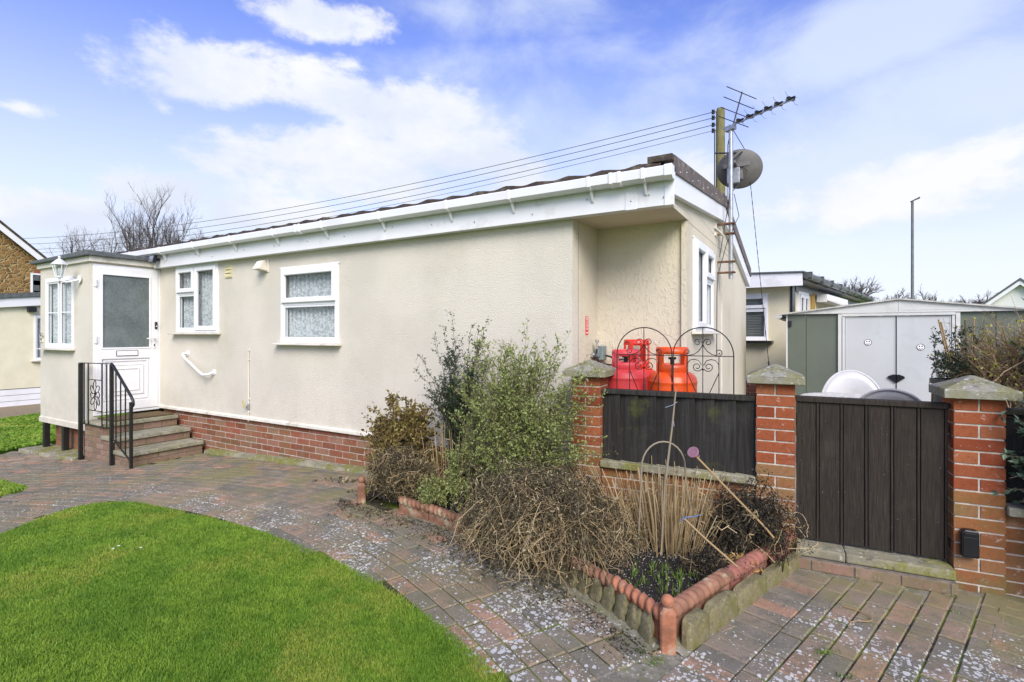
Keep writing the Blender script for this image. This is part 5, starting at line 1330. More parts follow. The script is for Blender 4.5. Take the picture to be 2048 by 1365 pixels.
deadmass('dead_perennial', 'blackened withered clump with curling pale stems at the foot of the gate pillar', (-.38,-.50,.05), (-.34,-.50,.22), (.30,.20,.26), 300, 64, 34, 'darkdead', 'straw', (.012,.028), .4, 26, .0028, .5)
deadmass('dead_perennial', 'low black crumpled clump beside the fallen tan cane', (-.55,-.88,.05), (-.53,-.88,.08), (.17,.13,.10), 110, 65, 16, 'darkdead', 'straw', (.01,.024), .3, 20, .0022, .6)
deadmass('dead_perennial', 'thin brown tangle between the fern heap and the upright cut stems', (-1.13,-.72,.05), (-1.15,-.78,.12), (.26,.24,.16), 120, 66, 60, 'dead', 'straw', (.01,.022), .35, 12, .0018, .3)
# collapsed orange-brown leaves in the right of the bed
nb = NB(); m_ = 60; NP = np.random.default_rng(9); pos = np.array([-.40,-.76,.13]) + NP.normal(size=(m_,3))*[.05,.03,.02]
nb.leaves(pos, unit(NP.normal(size=(m_,3))), NP.uniform(.02,.05,m_), NP.uniform(.008,.018,m_), NP.random(m_))
tag(nb.build('withered_leaf_tuft', m_leaf('orange_dead_leaf', (.25,.13,.03),(.48,.27,.07),(.60,.42,.16), .6, .2)), 'small tuft of orange-brown withered leaves at the end of the fallen cane', 'dead leaves')

# upright cut stems
def canes(base, n, rx, ry, h, seed, label, lean=.12, r=.0035):
    global NP
    NP = np.random.default_rng(seed); rr = NP; t = thing('cut_stem_clump', base, label, 'dead plant', 'clumps of straw-coloured cut stems')
    a = NB(); lf = NB()
    for i in range(n):
        x, y = rr.normal()*rx*.5, rr.normal()*ry*.5; hh = h*(.55+.5*rr.random())
        p = np.array([base[0]+x*.8, base[1]+y*.8, base[2]]); q = p + np.array([x*.50+rr.normal()*lean*hh*.4, y*.6+rr.normal()*lean*hh*.4, hh])
        a.tube(curve(p, q, rr.normal(size=3)*.008, 6), r*(.7+.6*rr.random()), r*.7, 5, float(rr.random()))
        if i % 2 == 0:
            m_ = 5; o = p + (q-p)*rr.random(m_)[:,None]; lf.leaves(o, unit(rr.normal(size=(m_,3))-np.array([0,0,.6])), rr.uniform(.02,.06,m_), .005, rr.random(m_))
    a.build('stalks', MT['straw'], t); lf.build('dry_leaves', MT['straw'], t); return t
canes((-.84,-.58,.05), 240, .36, .20, .50, 81, 'dense clump of upright straw-coloured cut stems in the middle of the bed', .13, .0032)
canes((-2.72,-.45,.05), 42, .24, .10, .62, 82, 'narrow clump of pale upright cut stems between the bushes', .10, .003)
canes((-1.16,-.58,.05), 26, .16, .12, .34, 83, 'sparse short cut stems left of the dense straw clump', .18, .003)

# canes, hoop, wand, stake, bucket
def single(name, pts, r, mt, label, cat, n=8):
    g = G(); g.tn = .6; g.tube(pts, r, n); m = g.build(name, MT[mt], smooth=60); return tag(m, label, cat)
bamboo = m_leaf('tan_bamboo', (.22,.145,.065), (.31,.21,.10), (.40,.30,.16), .65, 0)
MT['bamboo'] = bamboo; MT['greycane'] = m_leaf('grey_old_cane', (.16,.135,.09), (.24,.20,.14), (.32,.28,.20), .75, 0)
single('garden_cane', [(-.855,-.70,.05),(-.835,-.685,.50),(-.818,-.675,.66),(-.797,-.66,.86),(-.776,-.648,1.10)], [.009,.008,.0075,.006,.005], 'greycane', 'tall thin knotty cane standing in front of the fence panel', 'cane')
hp = [(-.985,-.77,.05),(-.97,-.76,.45),(-.965,-.757,.57)] + [(-.965+.12*(1-math.cos(math.pi*k/14)), -.757+.070*(1-math.cos(math.pi*k/14)), .60+.165*math.sin(math.pi*k/14)) for k in range(1,14)] + [(-.722,-.615,.52),(-.69,-.60,.30),(-.67,-.59,.06)]
single('bent_hoop', hp, .0056, 'greycane', 'bent brown hoop arching out of the straw stems', 'hoop')
t = thing('cane_with_rose_head', (-.24,-.70,.25), 'slanting cane topped with a faded pink watering rose', 'cane')
g = G(); g.tn = .5; g.tube([(-.645,-.70,.70),(-.45,-.695,.51),(-.27,-.67,.33),(-.22,-.66,.27)], .0068, 8); g.build('shaft', bamboo, t, smooth=60)
g = G(); d = Vector((-.25,-.80,.55)).normalized(); rot = d.to_track_quat('Z','Y').to_matrix(); hc = Vector((-.655,-.715,.722)) - d*.01
mauve = simple('faded_mauve_plastic', (.30,.15,.19), .5, .15)
g.lathe([(0,-.05),(.014,-.048),(.016,-.02),(.020,-.012),(.034,.010),(.036,.020),(.033,.024),(.022,.022),(0,.024)], hc, 22, rot); g.build('rose_head', mauve, t, smooth=40)
g = G()
for rr_ in (.010,.018,.026):
    k_ = int(rr_*700)
    for k in range(k_): g.ball(hc + rot @ Vector((rr_*math.cos(2*math.pi*k/k_), rr_*math.sin(2*math.pi*k/k_), .0245)), .0014, 5, 3)
g.build('spray_holes', MT['black'], t)
single('garden_cane', [(-.64,-1.03,.415),(-.52,-1.06,.335),(-.36,-1.09,.235)], .006, 'bamboo', 'short tan cane leaning out of the straw stems with blue twine on its end', 'cane')
g = G(); g.tube([(-.66,-1.04,.405),(-.63,-1.035,.43),(-.60,-1.01,.430),(-.56,-1.0,.445)], .003, 5); g.tube([(-.645,-1.045,.42),(-.64,-1.02,.40),(-.65,-1.02,.425)], .0035, 5)
tag(g.build('twine', simple('blue_twine', (.12,.19,.38), .7)), 'scrap of blue twine knotted on the end of the short tan cane', 'twine')
g = G(); g.tube([(-.80,-.668,.875),(-.785,-.66,.862),(-.79,-.65,.895)], .0022, 4); g.tube([(-.765,-.66,1.02),(-.79,-.675,1.0),(-.83,-.70,.985)], .002, 4)
tag(g.build('twine', simple('grey_blue_twine', (.24,.28,.38), .7)), 'frayed grey-blue twine near the top of the tall thin cane', 'twine')
g = G(); g.box(-2.565,-2.50,-.43,-.37,0,.78); tag(g.build('wooden_stake', m_wood('mossy_stake', (.16,.15,.085), moss=(.15,.17,.04)), bevel=.004), 'square greenish wooden stake among the shrubs', 'stake')
t = thing('plant_bucket', (-2.52,-.66,.03), 'black plastic bucket half hidden under the shrubs', 'bucket')
g = G(); g.lathe([(0,.04),(.08,.04),(.095,.18),(.10,.185),(.10,.195),(.092,.192),(.078,.06),(0,.06)], (-2.52,-.66,0), 24); g.build('bucket_body', MT['black'], t, smooth=50)
g = G(); g.lathe([(0,.165),(.09,.165)], (-2.52,-.66,0), 20); g.build('soil_fill', MT['soil'], t)

# right-hand planting
t = thing('plant_pot', (.86,1.14,.05), 'tall dark grey plant pot behind the right brick pillar', 'plant pot')
g = G(); g.lathe([(0,.62),(.10,.62),(.13,1.06),(.145,1.065),(.145,1.10),(.13,1.10),(.12,1.05),(0,1.03)], (.90,1.16,0), 28); g.build('pot_body', simple('dark_grey_pot', (.045,.05,.055), .45, .2), t, smooth=40)
g = G(); g.box(.72,1.08,.98,1.34,.05,.62); g.build('pot_base', MT['brickw'], t)
bush('potted_shrub', 'sparse dark-leaved shrub growing in the grey pot with bamboo canes', 'shrub', (.90,1.16,1.05), (.93,1.18,1.28), (.24,.22,.24), 24, 10, 7, 'ddeep', 'twig', (.018,.03), .5, (.05,.12), 91, .4, .003)
for k, (a, b, lab) in enumerate([((.90,1.12,1.0),(.80,1.09,1.56),'leftmost of the canes in the grey pot, upright'), ((.92,1.14,1.0),(.815,1.09,1.54),'leaning cane crossing the leftmost one in the grey pot'), ((.98,1.18,1.0),(.985,1.24,1.56),'dark upright cane in front of the shed door frame'), ((1.02,1.2,1.0),(1.045,1.28,1.575),'tan cane against the green shed panel')]):
    g = G(); g.tn = .5; g.tube([a, tuple((Vector(a)+Vector(b))/2 + Vector((.004,0,0))), b], .0055, 8); tag(g.build('bamboo_cane', bamboo if k != 2 else MT['twig'], smooth=60), 'thin bamboo plant cane, ' + lab, 'cane', 'bamboo canes in the grey pot')
for p, q, lab in (((.66,1.85,.1),(.66,1.85,.93),'short brown stick rising behind the grey plastic chair'), ((.78,1.35,.1),(.80,1.34,.98),'pale stick left of the grey plant pot')):
    single('garden_cane', [p, q], .007, 'bamboo', lab, 'cane')
bush('twiggy_shrub', 'brown twiggy shrub with a few yellow leaves behind the right pillar', 'shrub', (1.40,1.25,.1), (1.32,1.22,1.22), (.50,.36,.38), 420, 18, 1, 'dyel', 'rtwig', (.018,.030), .6, (.10,.24), 92, .25, .0058, expo=.45, basej=.2)
bush('camellia_shrub', 'glossy green broad-leaved shrub at the upper right edge above the pillar cap', 'shrub', (1.6,.95,.1), (1.46,.88,1.46), (.30,.22,.26), 30, 9, 5, 'dgloss', 'twig', (.045,.075), .48, (.08,.18), 93, .2, .005)
bush('viburnum_shrub', 'blue-green leafy shrub hanging over the fence at the right edge', 'shrub', (1.42,-.02,.5), (1.10,-.28,.80), (.26,.12,.42), 90, 10, 9, 'dgreyg', 'twig', (.030,.050), .5, (.05,.12), 94, -.1, .004)
bush('leafy_shoot', 'bright green leafy shoot at the lower right edge beside the low wall', 'shrub', (1.30,-.30,.0), (1.10,-.33,.46), (.16,.10,.14), 14, 8, 6, 'dgloss', 'twig', (.03,.055), .45, (.05,.1), 95, .1, .003)

# ================================================================== GROUND
xs = [-400,-60,-20,-14,-12,-10.5,-10.05,-9,-8,-7,-6,-5,-4.4,-3.9,-3.4,-2,0,4,12,60,400]; ys = [-400,-60,-8,-5,-2,0,3,8,20,60,400]
vs = [(x, y, gz(x) - .05) for y in ys for x in xs]; nx = len(xs)
fs = [(j*nx+i, j*nx+i+1, (j+1)*nx+i+1, (j+1)*nx+i) for j in range(len(ys)-1) for i in range(nx-1)]
gm = N('ground_turf'); c_ = gm.mix(gm.ramp(gm.noise(2.5, 6), .35, .65), (.10,.20,.020), (.16,.28,.03)); gm.bump(gm.noise(60, 4), .02); gm.fin(c_, .9, .2)
g = G(); g.add(vs, fs); structure(g.build('ground', gm.m, keep=True))

E1v = np.array([.29, .957]); E2v = np.array([.957, -.29]); POSTv = np.array([-.597, -1.590])
CEN = np.array([-4.36, -7.84])
LAWN = [(-4.2,-7.5),(-4.6,-3.9),(-4.95,-3.3),(-5.394,-2.576),(-5.56,-2.34),(-5.70,-2.10),(-5.735,-1.98),(-5.69,-1.87),(-5.577,-1.77),(-5.40,-1.70),(-5.2,-1.668),(-4.871,-1.660),(-4.363,-1.648),(-4.072,-1.648),(-3.649,-1.660),(-3.279,-1.678),(-2.905,-1.710),(-2.531,-1.758),(-2.275,-1.800),(-1.982,-1.868),(-1.741,-1.938),(-1.532,-2.008),(-1.335,-2.085),(-1.122,-2.18),(-.95,-2.30),(-.80,-2.48),(-.70,-2.75),(-.7,-3.9),(-.9,-7.5)]
LAWN2 = [(-10.3,-1.88),(-7.9,-1.90),(-7.5,-1.885),(-7.18,-1.89),(-7.05,-1.97),(-6.97,-2.10),(-6.85,-2.35),(-6.6,-2.8),(-6.3,-3.4),(-10.3,-3.6)]
LAWN3 = [(-10.35,-1.7),(-10.48,-1.2),(-10.66,-.7),(-10.9,-.1),(-11.2,.8),(-11.5,1.6),(-15.1,1.6),(-14.6,.3),(-14.2,-.5),(-13.8,-1.4)]
def poly_sheet(name, P, mt, dz, cell=.25):
    """flat sheet following the slope, cut into strips so it bends with the ground"""
    import bmesh
    bm = bmesh.new(); f = bm.faces.new([bm.verts.new((x, y, 0)) for x, y in P])
    x0 = min(p[0] for p in P); x1 = max(p[0] for p in P)
    for xc in [-10.05, -9, -8, -7, -6, -5, -4.2, -3.4]:
        if x0 < xc < x1: bmesh.ops.bisect_plane(bm, geom=bm.verts[:]+bm.edges[:]+bm.faces[:], plane_co=(xc,0,0), plane_no=(1,0,0))
    bmesh.ops.triangulate(bm, faces=bm.faces[:])
    for v in bm.verts: v.co.z = gz(v.co.x) + dz
    me = bpy.data.meshes.new(name); bm.to_mesh(me); bm.free()
    return structure(link(name, me, mt))
PAVE = [(-10.3,-3.9),(-10.3,-.2),(-8.5,-.02),(2.6,-.02),(2.6,-3.9)]
poly_sheet('paving_bed', PAVE, MT['joint'], -.008)
poly_sheet('lawn_soil', LAWN, gm.m, -.004); poly_sheet('lawn_soil', LAWN2, gm.m, -.004); poly_sheet('lawn_soil', LAWN3, gm.m, -.03)
gv = simple('gravel', (.28,.22,.13), .9, .6, 60, .02, 60, (.10,.08,.05), 40, .8)
poly_sheet('gravel_strip', [(-17,-2),(-17,6),(-15.2,6),(-15.2,1.6),(-14.7,.3),(-14.3,-.5),(-13.9,-2)], gv, -.02)
yd = simple('yard_concrete', (.30,.29,.26), .9, .2, 4, .004, 60)
c = [fw(-1.3,.12), fw(4.3,.12)]
g = G(); g.add([(-1.8,-.15,YZ),(-1.35,-.13,YZ),(c[1].x,c[1].y,YZ),(12,14,YZ),(-1.0,14,YZ),(-1.8,.6,YZ)], [(0,1,2,3,4,5)]); structure(g.build('yard_paving', yd, keep=True))

# block paving: real bevelled blocks in one sheet
V = []; F = []; T = []
lawnp = [LAWN, LAWN2, LAWN3]
def offs(P, x, y): return inpoly(x, y, P)
HOUSEX = (-10.15, -1.7)
def blocked(x, y):
    if inpoly(x, y, LAWN) or inpoly(x, y, LAWN2) or (x < -10.3): return True
    if inpoly(x, y, BED): return True
    if x < -1.75 and y > -.045: return True
    if x < -7.2 and y > -.88: return True
    if x < -8.5 and y > -1.04: return True
    return False
def block(p, a, l, w, tint):
    """p centre, a unit direction of the long side"""
    b = np.array([-a[1], a[0]]); hl, hw = l/2, w/2; zj = NP.normal()*.0016; tx, ty = NP.normal()*.004, NP.normal()*.004; e = .0055
    n0 = len(V)
    for (sx, sy, ins, dz) in [(-1,-1,0,-.03),(1,-1,0,-.03),(1,1,0,-.03),(-1,1,0,-.03),(-1,-1,0,-.006),(1,-1,0,-.006),(1,1,0,-.006),(-1,1,0,-.006),(-1,-1,e,0),(1,-1,e,0),(1,1,e,0),(-1,1,e,0)]:
        q = p + a*sx*(hl-ins) + b*sy*(hw-ins)
        V.append((q[0], q[1], gz(q[0]) + zj + tx*sx*hl + ty*sy*hw + dz)); T.append(tint)
    for k in range(4):
        k2 = (k+1) % 4; F.append((n0+k, n0+k2, n0+4+k2, n0+4+k)); F.append((n0+4+k, n0+4+k2, n0+8+k2, n0+8+k))
    F.append((n0+8, n0+9, n0+10, n0+11))
NP = np.random.default_rng(77)
def tst(p): 
    s = np.dot(p-POSTv, E1v); t_ = np.dot(p-POSTv, E2v); return s, t_
def tone():
    r = NP.random(); return float(np.clip((.05+.55*NP.random()) if r < .62 else (.55+.45*NP.random()), 0, 1))
# region A: rows curving past the bed
pit = .106
for k in range(0, 56):
    r = 4.6 + k*pit; nb_ = int(2*math.pi*r/.212); o = (k % 2)*.5
    for i in range(nb_):
        th = (i+o)/nb_*2*math.pi; p = CEN + r*np.array([math.cos(th), math.sin(th)])
        if not (-10.4 < p[0] < 1.0 and -3.8 < p[1] < .02): continue
        s, t_ = tst(p)
        if t_ > .035: continue
        if blocked(p[0], p[1]): continue
        block(p, np.array([-math.sin(th), math.cos(th)]), .2015, .0992, tone())
# region B: header border then stretcher rows towards the gate
for i in range(-22, 18):
    s = i*.106
    for t0 in (.19, 1.10):
        p = POSTv + E1v*s + E2v*t0
        if p[1] < -.247 + .067*(p[0]+.35) - (.14 if p[0] < .62 else .02) and not inpoly(p[0], p[1], BED): block(p, E2v, .2015, .0992, tone())
for k in range(0, 20):
    t0 = .345 + k*pit
    if k >= 7: t0 = 1.255 + (k-7)*pit
    for i in range(-14, 10):
        p = POSTv + E1v*(i*.212 + (.106 if k % 2 else 0)) + E2v*t0
        if p[1] > -.247 + .067*(p[0]+.35) - (.09 if p[0] < .62 else .0) or p[1] < -3.9: continue
        block(p, E1v, .2015, .0992, tone())
bp = np_mesh('block_paving', np.array(V), np.array(F), MT['paver'], None, np.array(T), keep=True); structure(bp)
# mortar haunching beside the kerb stones and at the pillar foot
hn = m_conc('haunch_mortar', (.27,.25,.19), (.15,.16,.05), .5, 6)
g = G(); n = 30
q = [P0 + E1*(1.6*k/n) for k in range(n+1)]
for k in range(n):
    w0 = .085 + .016*mnoise.noise(Vector((k*.7,0,0))) ; w1 = .085 + .016*mnoise.noise(Vector(((k+1)*.7,0,0)))
    a, b = q[k], q[k+1]; a2 = a + E2*w0; b2 = b + E2*w1
    g.add([(a.x,a.y,.02),(b.x,b.y,.02),(b2.x,b2.y,-.004),(a2.x,a2.y,-.004)], [(0,3,2,1)])
for k in range(10):
    (pa, da), (pb, db) = bedpt(k*.1), bedpt((k+1)*.1); na = Vector((da[1], -da[0])); nb2 = Vector((db[1], -db[0]))
    if na.y > 0: na = -na
    if nb2.y > 0: nb2 = -nb2
    a2 = Vector(pa) + na*(.115 + .02*mnoise.noise(Vector((k,3,0)))); b2 = Vector(pb) + nb2*(.115 + .02*mnoise.noise(Vector((k+1,3,0))))
    g.add([(pa[0],pa[1],.02),(pb[0],pb[1],.02),(b2.x,b2.y,.003),(a2.x,a2.y,.003)], [(0,1,2,3)])
for k in range(12):
    a = P0 - E1*(.14*k) + E1*.05; b = a - E1*.14
    g.add([(a.x-.10,a.y+.03,-.0075),(b.x-.10,b.y+.03,-.0075),(b.x+.10,b.y-.03,-.0075),(a.x+.10,a.y-.03,-.0075)], [(0,1,2,3)])
a = fw(.0,-.30,-.0075); b = fw(4.2,-.30,-.0075); c2 = fw(4.2,.02,-.006); d2 = fw(.0,.02,-.006)
g.add([tuple(a),tuple(b),tuple(c2),tuple(d2)], [(0,1,2,3)])
structure(g.build('mortar_haunch', hn, keep=True))

# ================================================================== LAWN BLADES
CAMP = np.array([0, -4.02]); FW = np.array([-sR, cR]); RT = np.array([cR, sR])
def inpoly_np(X, Y, P):
    c = np.zeros(len(X), bool); n = len(P)
    for i in range(n):
        x1, y1 = P[i]; x2, y2 = P[(i+1) % n]
        if y1 == y2: continue
        k = ((y1 > Y) != (y2 > Y)) & (X < (x2-x1)*(Y-y1)/(y2-y1)+x1); c ^= k
    return c
def grass(name, P, dens, hmin, hmax, w, label, seed, far=0, edge=True):
    rr = np.random.default_rng(seed); a = np.array(P); x0, y0 = a.min(0); x1, y1 = a.max(0); n = int((x1-x0)*(y1-y0)*dens)
    X = rr.uniform(x0, x1, n); Y = rr.uniform(y0, y1, n); js = np.where(rr.random(n) < .12, .035, .010); ja = rr.normal(size=n)*js; jb = rr.normal(size=n)*js
    k = inpoly_np(X+ja, Y+jb, P); X, Y = X[k], Y[k]
    d = np.stack([X, Y], 1) - CAMP; dp = d @ FW; lt = d @ RT
    k = (dp > 1.2) & (np.abs(lt) < dp*1.06 + .7)
    if not far: k &= rr.random(len(X)) < np.clip((2.6/np.maximum(dp,.1))**1.3, .12, 1)
    X, Y, dp = X[k], Y[k], dp[k]; n = len(X)
    wd = w*np.clip(dp/2.6, 1, 3.0)*rr.uniform(.7,1.3,n); h = rr.uniform(hmin, hmax, n)*(.85+.18*np.sin(X*3.1+Y*2.2)*np.sin(Y*4.7-X*1.3))
    an = rr.uniform(0, 2*math.pi, n); la = rr.uniform(0, 2*math.pi, n); ln = h*rr.uniform(.15,.95,n)
    ux, uy = np.cos(an)*wd/2, np.sin(an)*wd/2; z = gzn(X) - .004
    mx, my = X+np.cos(la)*ln*.35, Y+np.sin(la)*ln*.35; tx_, ty_ = X+np.cos(la)*ln, Y+np.sin(la)*ln
    V = np.stack([np.stack([X-ux,Y-uy,z],1), np.stack([X+ux,Y+uy,z],1), np.stack([mx+ux*.8,my+uy*.8,z+h*.62],1), np.stack([mx-ux*.8,my-uy*.8,z+h*.62],1), np.stack([tx_,ty_,z+h*(1-.35*(ln/h)**2)],1)],1).reshape(-1,3)
    b = np.arange(n)[:,None]*5
    F = np.concatenate([b+np.array([0,1,2]), b+np.array([0,2,3]), b+np.array([3,2,4])])
    r = rr.random(n); tip = np.where(r > .965, 1.0, .35+.5*rr.random(n))
    T = np.stack([tip*.25, tip*.25, tip*.75, tip*.75, tip], 1).reshape(-1)
    o = np_mesh(name, V, F, MT['blade'], None, T, keep=True); tag(o, label, 'grass'); return stuff(o)
grass('lawn_grass', LAWN, 46000, .014, .034, .0032, 'short bright green lawn curving through the foreground', 1)
grass('lawn_grass', LAWN2, 9000, .02, .045, .007, 'small corner of green lawn at the left edge beyond the path', 2, far=1)
grass('lawn_grass', LAWN3, 2600, .03, .06, .016, 'green lawn behind the porch at the left edge', 3, far=1)
# daisies and stray bits
nb = NB(); NP = np.random.default_rng(4)
for (x, y) in [(-4.02,-2.36),(-4.0,-2.40),(-3.86,-2.30)]:
    m_ = 14; a = np.linspace(0, 2*math.pi, m_, endpoint=False); D = np.stack([np.cos(a), np.sin(a), np.full(m_, .25)], 1)
    nb.leaves(np.tile([x, y, .036], (m_, 1)), unit(D*[1,1,.3]), .009, .006, .9, .05)
tag(nb.build('daisies', simple('daisy_white', (.8,.8,.78), .6)), 'few white daisies open in the lawn', 'flowers')['kind'] = 'stuff'
# moss and weeds in the joints, dead leaves and soil crumbs
NP = np.random.default_rng(14)
dl = []
for (x, y, s) in [(-4.05,-.42,.06),(-4.15,-.38,.05),(-4.25,-.44,.05),(-3.98,-.36,.05),(-3.55,-.88,.05),(-3.25,-.42,.06),(-3.0,-.9,.03),(-3.62,-.30,.04),(-3.7,-.62,.045),(-4.4,-.5,.035)]:
    nb = NB(); m_ = 9; nb.leaves(np.array([x, y, gz(x)+.012]) + NP.normal(size=(m_,3))*[s*.45,s*.35,.006], unit(NP.normal(size=(m_,3))*[1,1,.5]), NP.uniform(s*.5,s,m_), s*.45, NP.random(m_), .5)
    o = nb.build('fallen_leaf_scrap', MT['dead']); dl.append(o)
    tag(o, 'brown dead leaf scrap lying on the block paving near the brick base', 'dead leaf', 'dead leaf scraps on the paving')
nb = NB()
for _ in range(900):
    s = NP.random()*3.1; (p, d) = bedpt(s); n_ = Vector((d[1], -d[0])); n_ = n_ if n_.y < 0 else -n_
    q = Vector(p) + n_*(.05 + abs(NP.normal())*.13); m_ = 4
    nb.leaves(np.array([q.x, q.y, .004]) + NP.normal(size=(m_,3))*[.012,.012,.002], unit(NP.normal(size=(m_,3))*[1,1,.3]), NP.uniform(.006,.022,m_), NP.uniform(.004,.010,m_), NP.random(m_)*.7)
stuff(tag(nb.build('plant_litter', MT['darkdead']), 'dark crumbs of dead leaf and soil on the paving along the bed', 'plant litter'))
for k, (pp, lab) in enumerate([([(.13,-.97,.008),(.14,-.93,.012),(.17,-.90,.014),(.21,-.885,.014),(.235,-.86,.014),(.235,-.82,.013),(.21,-.79,.012),(.17,-.77,.010),(.12,-.76,.008)], 'bent straw stem lying on the blocks right of the kerb stones'), ([(.82,-.86,.01),(1.05,-.92,.012),(1.22,-1.0,.008)], 'straight straw stem lying on the blocks at the lower right edge')]):
    single('fallen_straw', pp, .0028, 'bamboo', lab, 'straw', 5)
nb = NB()
for (x, y, n_) in [(.02,-1.27,26),(.05,-1.24,18),(-.62,-1.72,26),(-.70,-1.68,18),(-.30,-1.80,16),(1.14,-1.12,34),(1.2,-1.16,30),(.62,-.52,10),(.92,-.62,10),(.64,-.33,14),(.10,-1.42,20)]:
    P = np.array([x, y, 0]) + NP.normal(size=(n_,3))*[.018,.018,.002]; nb.leaves(P, unit(NP.normal(size=(n_,3))*[.7,.7,.3] + np.array([0,0,.6])), NP.uniform(.008,.028,n_), .006, NP.random(n_))
stuff(tag(nb.build('joint_weeds', MT['sprout']), 'tiny green weeds and moss tufts in the paving joints', 'weeds'))
nb = NB()
for _ in range(700):
    x = -3.9 + 2.1*NP.random(); m_ = 4
    nb.leaves(np.array([x + 0, -.09 - abs(NP.normal())*.025, gz(x)+.002]) + NP.normal(size=(m_,3))*.006, unit(NP.normal(size=(m_,3)) + np.array([0,0,.8])), NP.uniform(.006,.018,m_), .005, NP.random(m_)*.5)
stuff(tag(nb.build('wall_foot_moss', MT['sprout']), 'green moss along the foot of the brick base', 'moss'))

# ================================================================== SKY, SUN, CAMERA
world = bpy.data.worlds.new('World'); SC.world = world; world.use_nodes = True
nt = world.node_tree; nt.nodes.clear()
def wn(t_, **k):
    x = nt.nodes.new(t_)
    for a, b in k.items(): setattr(x, a, b)
    return x
def wl(a, b): nt.links.new(a, b)
def wm(op, a, b=0., c=0., cl=False):
    x = wn('ShaderNodeMath', operation=op, use_clamp=cl)
    for i, v in enumerate((a, b, c)):
        if hasattr(v, 'links'): wl(v, x.inputs[i])
        else: x.inputs[i].default_value = v
    return x.outputs[0]
def wr(v, a, b, lo, hi):
    x = wn('ShaderNodeMapRange', interpolation_type='SMOOTHSTEP'); wl(v, x.inputs[0])
    for i, k in enumerate((a, b, lo, hi)): x.inputs[i+1].default_value = k
    return x.outputs[0]
def wmix(f, a, b):
    x = wn('ShaderNodeMix', data_type='RGBA')
    for s, v in ((x.inputs[0], f), (x.inputs[6], a), (x.inputs[7], b)):
        if hasattr(v, 'links'): wl(v, s)
        else: s.default_value = v if isinstance(v, float) else (*v, 1)
    return x.outputs[2]
SUN_EL, SUN_AZ = R(38), R(140)     # compass-like: direction (sin az, cos az)
sky = wn('ShaderNodeTexSky', sky_type='NISHITA'); sky.sun_disc = False; sky.sun_elevation = SUN_EL; sky.sun_rotation = SUN_AZ
sky.altitude = 0; sky.air_density = 1.0; sky.dust_density = .6; sky.ozone_density = 2.5
tc = wn('ShaderNodeTexCoord'); mp = wn('ShaderNodeMapping'); mp.inputs['Rotation'].default_value = (0, 0, -R(30.46)); wl(tc.outputs['Generated'], mp.inputs['Vector'])
sp = wn('ShaderNodeSeparateXYZ'); wl(mp.outputs[0], sp.inputs[0])
az = wm('ARCTAN2', sp.outputs[0], sp.outputs[1]); el = wm('ARCSINE', sp.outputs[2])
cv = wn('ShaderNodeCombineXYZ'); wl(az, cv.inputs[0]); wl(wm('MULTIPLY', el, 1.7), cv.inputs[1])
def wnoise(s, d, r, w=0, dist=0):
    x = wn('ShaderNodeTexNoise'); x.inputs['Scale'].default_value = s; x.inputs['Detail'].default_value = d; x.inputs['Roughness'].default_value = r; x.inputs['Distortion'].default_value = dist
    o = wn('ShaderNodeVectorMath', operation='ADD'); wl(cv.outputs[0], o.inputs[0]); o.inputs[1].default_value = (w, w*.7, w*1.3); wl(o.outputs[0], x.inputs['Vector']); return x.outputs['Fac']
n1 = wnoise(7, 9, .62, 3.1, .15); n2 = wnoise(2.2, 6, .55, 8.2); n3 = wnoise(3.2, 7, .6, 1.7, .3)
def blobs(L):
    best = None
    for (a, e, ra, re, s) in L:
        x = wm('DIVIDE', wm('SUBTRACT', az, a), ra); y = wm('DIVIDE', wm('SUBTRACT', el, e), re)
        d = wm('MULTIPLY', wm('SUBTRACT', 1., wm('SQRT', wm('ADD', wm('MULTIPLY', x, x), wm('MULTIPLY', y, y)))), s)
        best = d if best is None else wm('MAXIMUM', best, d)
    return best
def uv2(u, v, ru, rv, s):
    f = 1040; a = math.atan2(u-1024, f); h = math.hypot(f, u-1024); e = math.atan2(668-v, h)
    return (a, e, ru*f/(h*h)*1.0, rv/h, s)
BL = [uv2(*q) for q in CLOUDS]
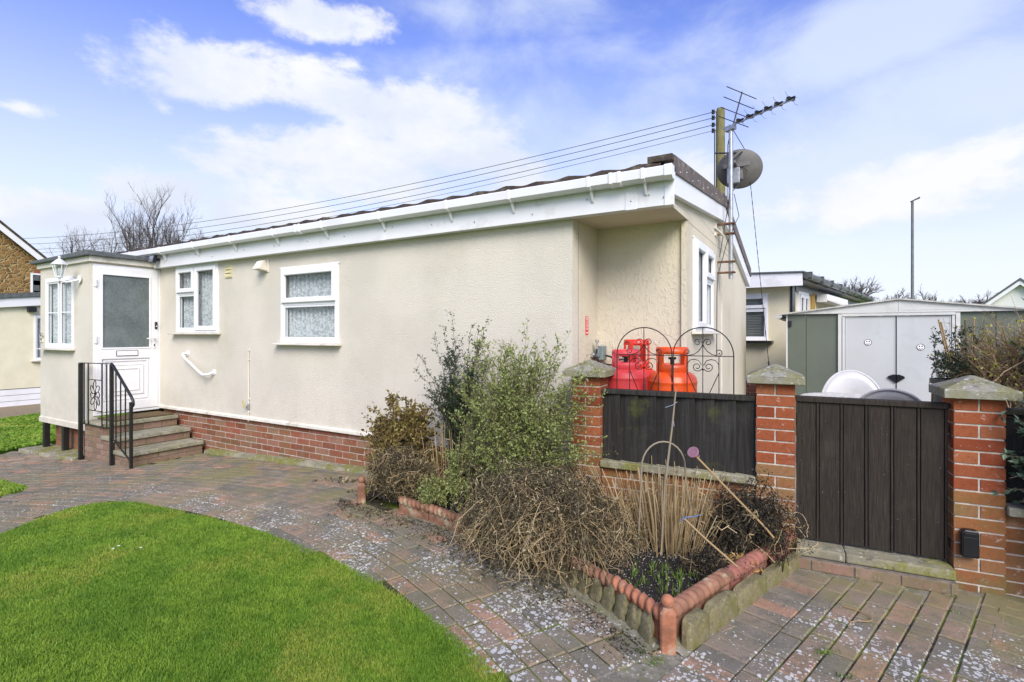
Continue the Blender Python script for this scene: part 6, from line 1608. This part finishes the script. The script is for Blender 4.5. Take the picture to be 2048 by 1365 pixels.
TH = [uv2(*q) for q in THIN]
skycol = wn('ShaderNodeHueSaturation'); wl(sky.outputs[0], skycol.inputs['Color']); skycol.inputs['Saturation'].default_value = SKY[0]; skycol.inputs['Value'].default_value = SKY[1]; skycol.inputs['Hue'].default_value = SKY[2]
dens = wm('ADD', blobs(BL), wm('MULTIPLY', wm('SUBTRACT', n1, .5), 2.3))
thick = wr(dens, -.08, .45, 0., 1.)
thin = wr(wm('ADD', blobs(TH), wm('MULTIPLY', wm('SUBTRACT', n3, .5), 2.4)), -.15, .9, 0., .80)
hz = wr(el, .02, .56, 1.0, .0); 
shade = wmix(wr(wm('ADD', wm('MULTIPLY', n2, .6), wm('MULTIPLY', n1, .5)), .42, .66, 0., 1.), CC[0], CC[1])
c1 = wmix(wm('MULTIPLY', hz, .92), skycol.outputs[0], CC[2])
c2 = wmix(thin, c1, CC[3]); c3 = wmix(thick, c2, shade)
bg = wn('ShaderNodeBackground'); bg.inputs[1].default_value = .10; wl(c3, bg.inputs[0])
wo = wn('ShaderNodeOutputWorld'); wl(bg.outputs[0], wo.inputs[0])
sl_ = bpy.data.lights.new('sun', 'SUN'); sl_.energy = 2.7; sl_.angle = R(34); sl_.color = (1, .93, .82)
so = bpy.data.objects.new('sun', sl_); COL.objects.link(so)
sd = Vector((math.sin(SUN_AZ)*math.cos(SUN_EL), math.cos(SUN_AZ)*math.cos(SUN_EL), math.sin(SUN_EL)))
so.rotation_euler = sd.to_track_quat('Z', 'Y').to_euler(); so.location = (3, -6, 8)
cam = bpy.data.cameras.new('camera'); co = bpy.data.objects.new('camera', cam); COL.objects.link(co)
co.location = (0, -4.02, 1.45); co.rotation_euler = (R(90), 0, R(30.46)); cam.sensor_width = 36; cam.lens = 36*1040/2048; cam.shift_y = -14.5/2048
cam.clip_end = 2000; SC.camera = co
vs_ = SC.view_settings; vs_.view_transform = 'Standard'; vs_.look = 'None'; vs_.exposure = EXPO; vs_.gamma = 1; vs_.use_curve_mapping = False
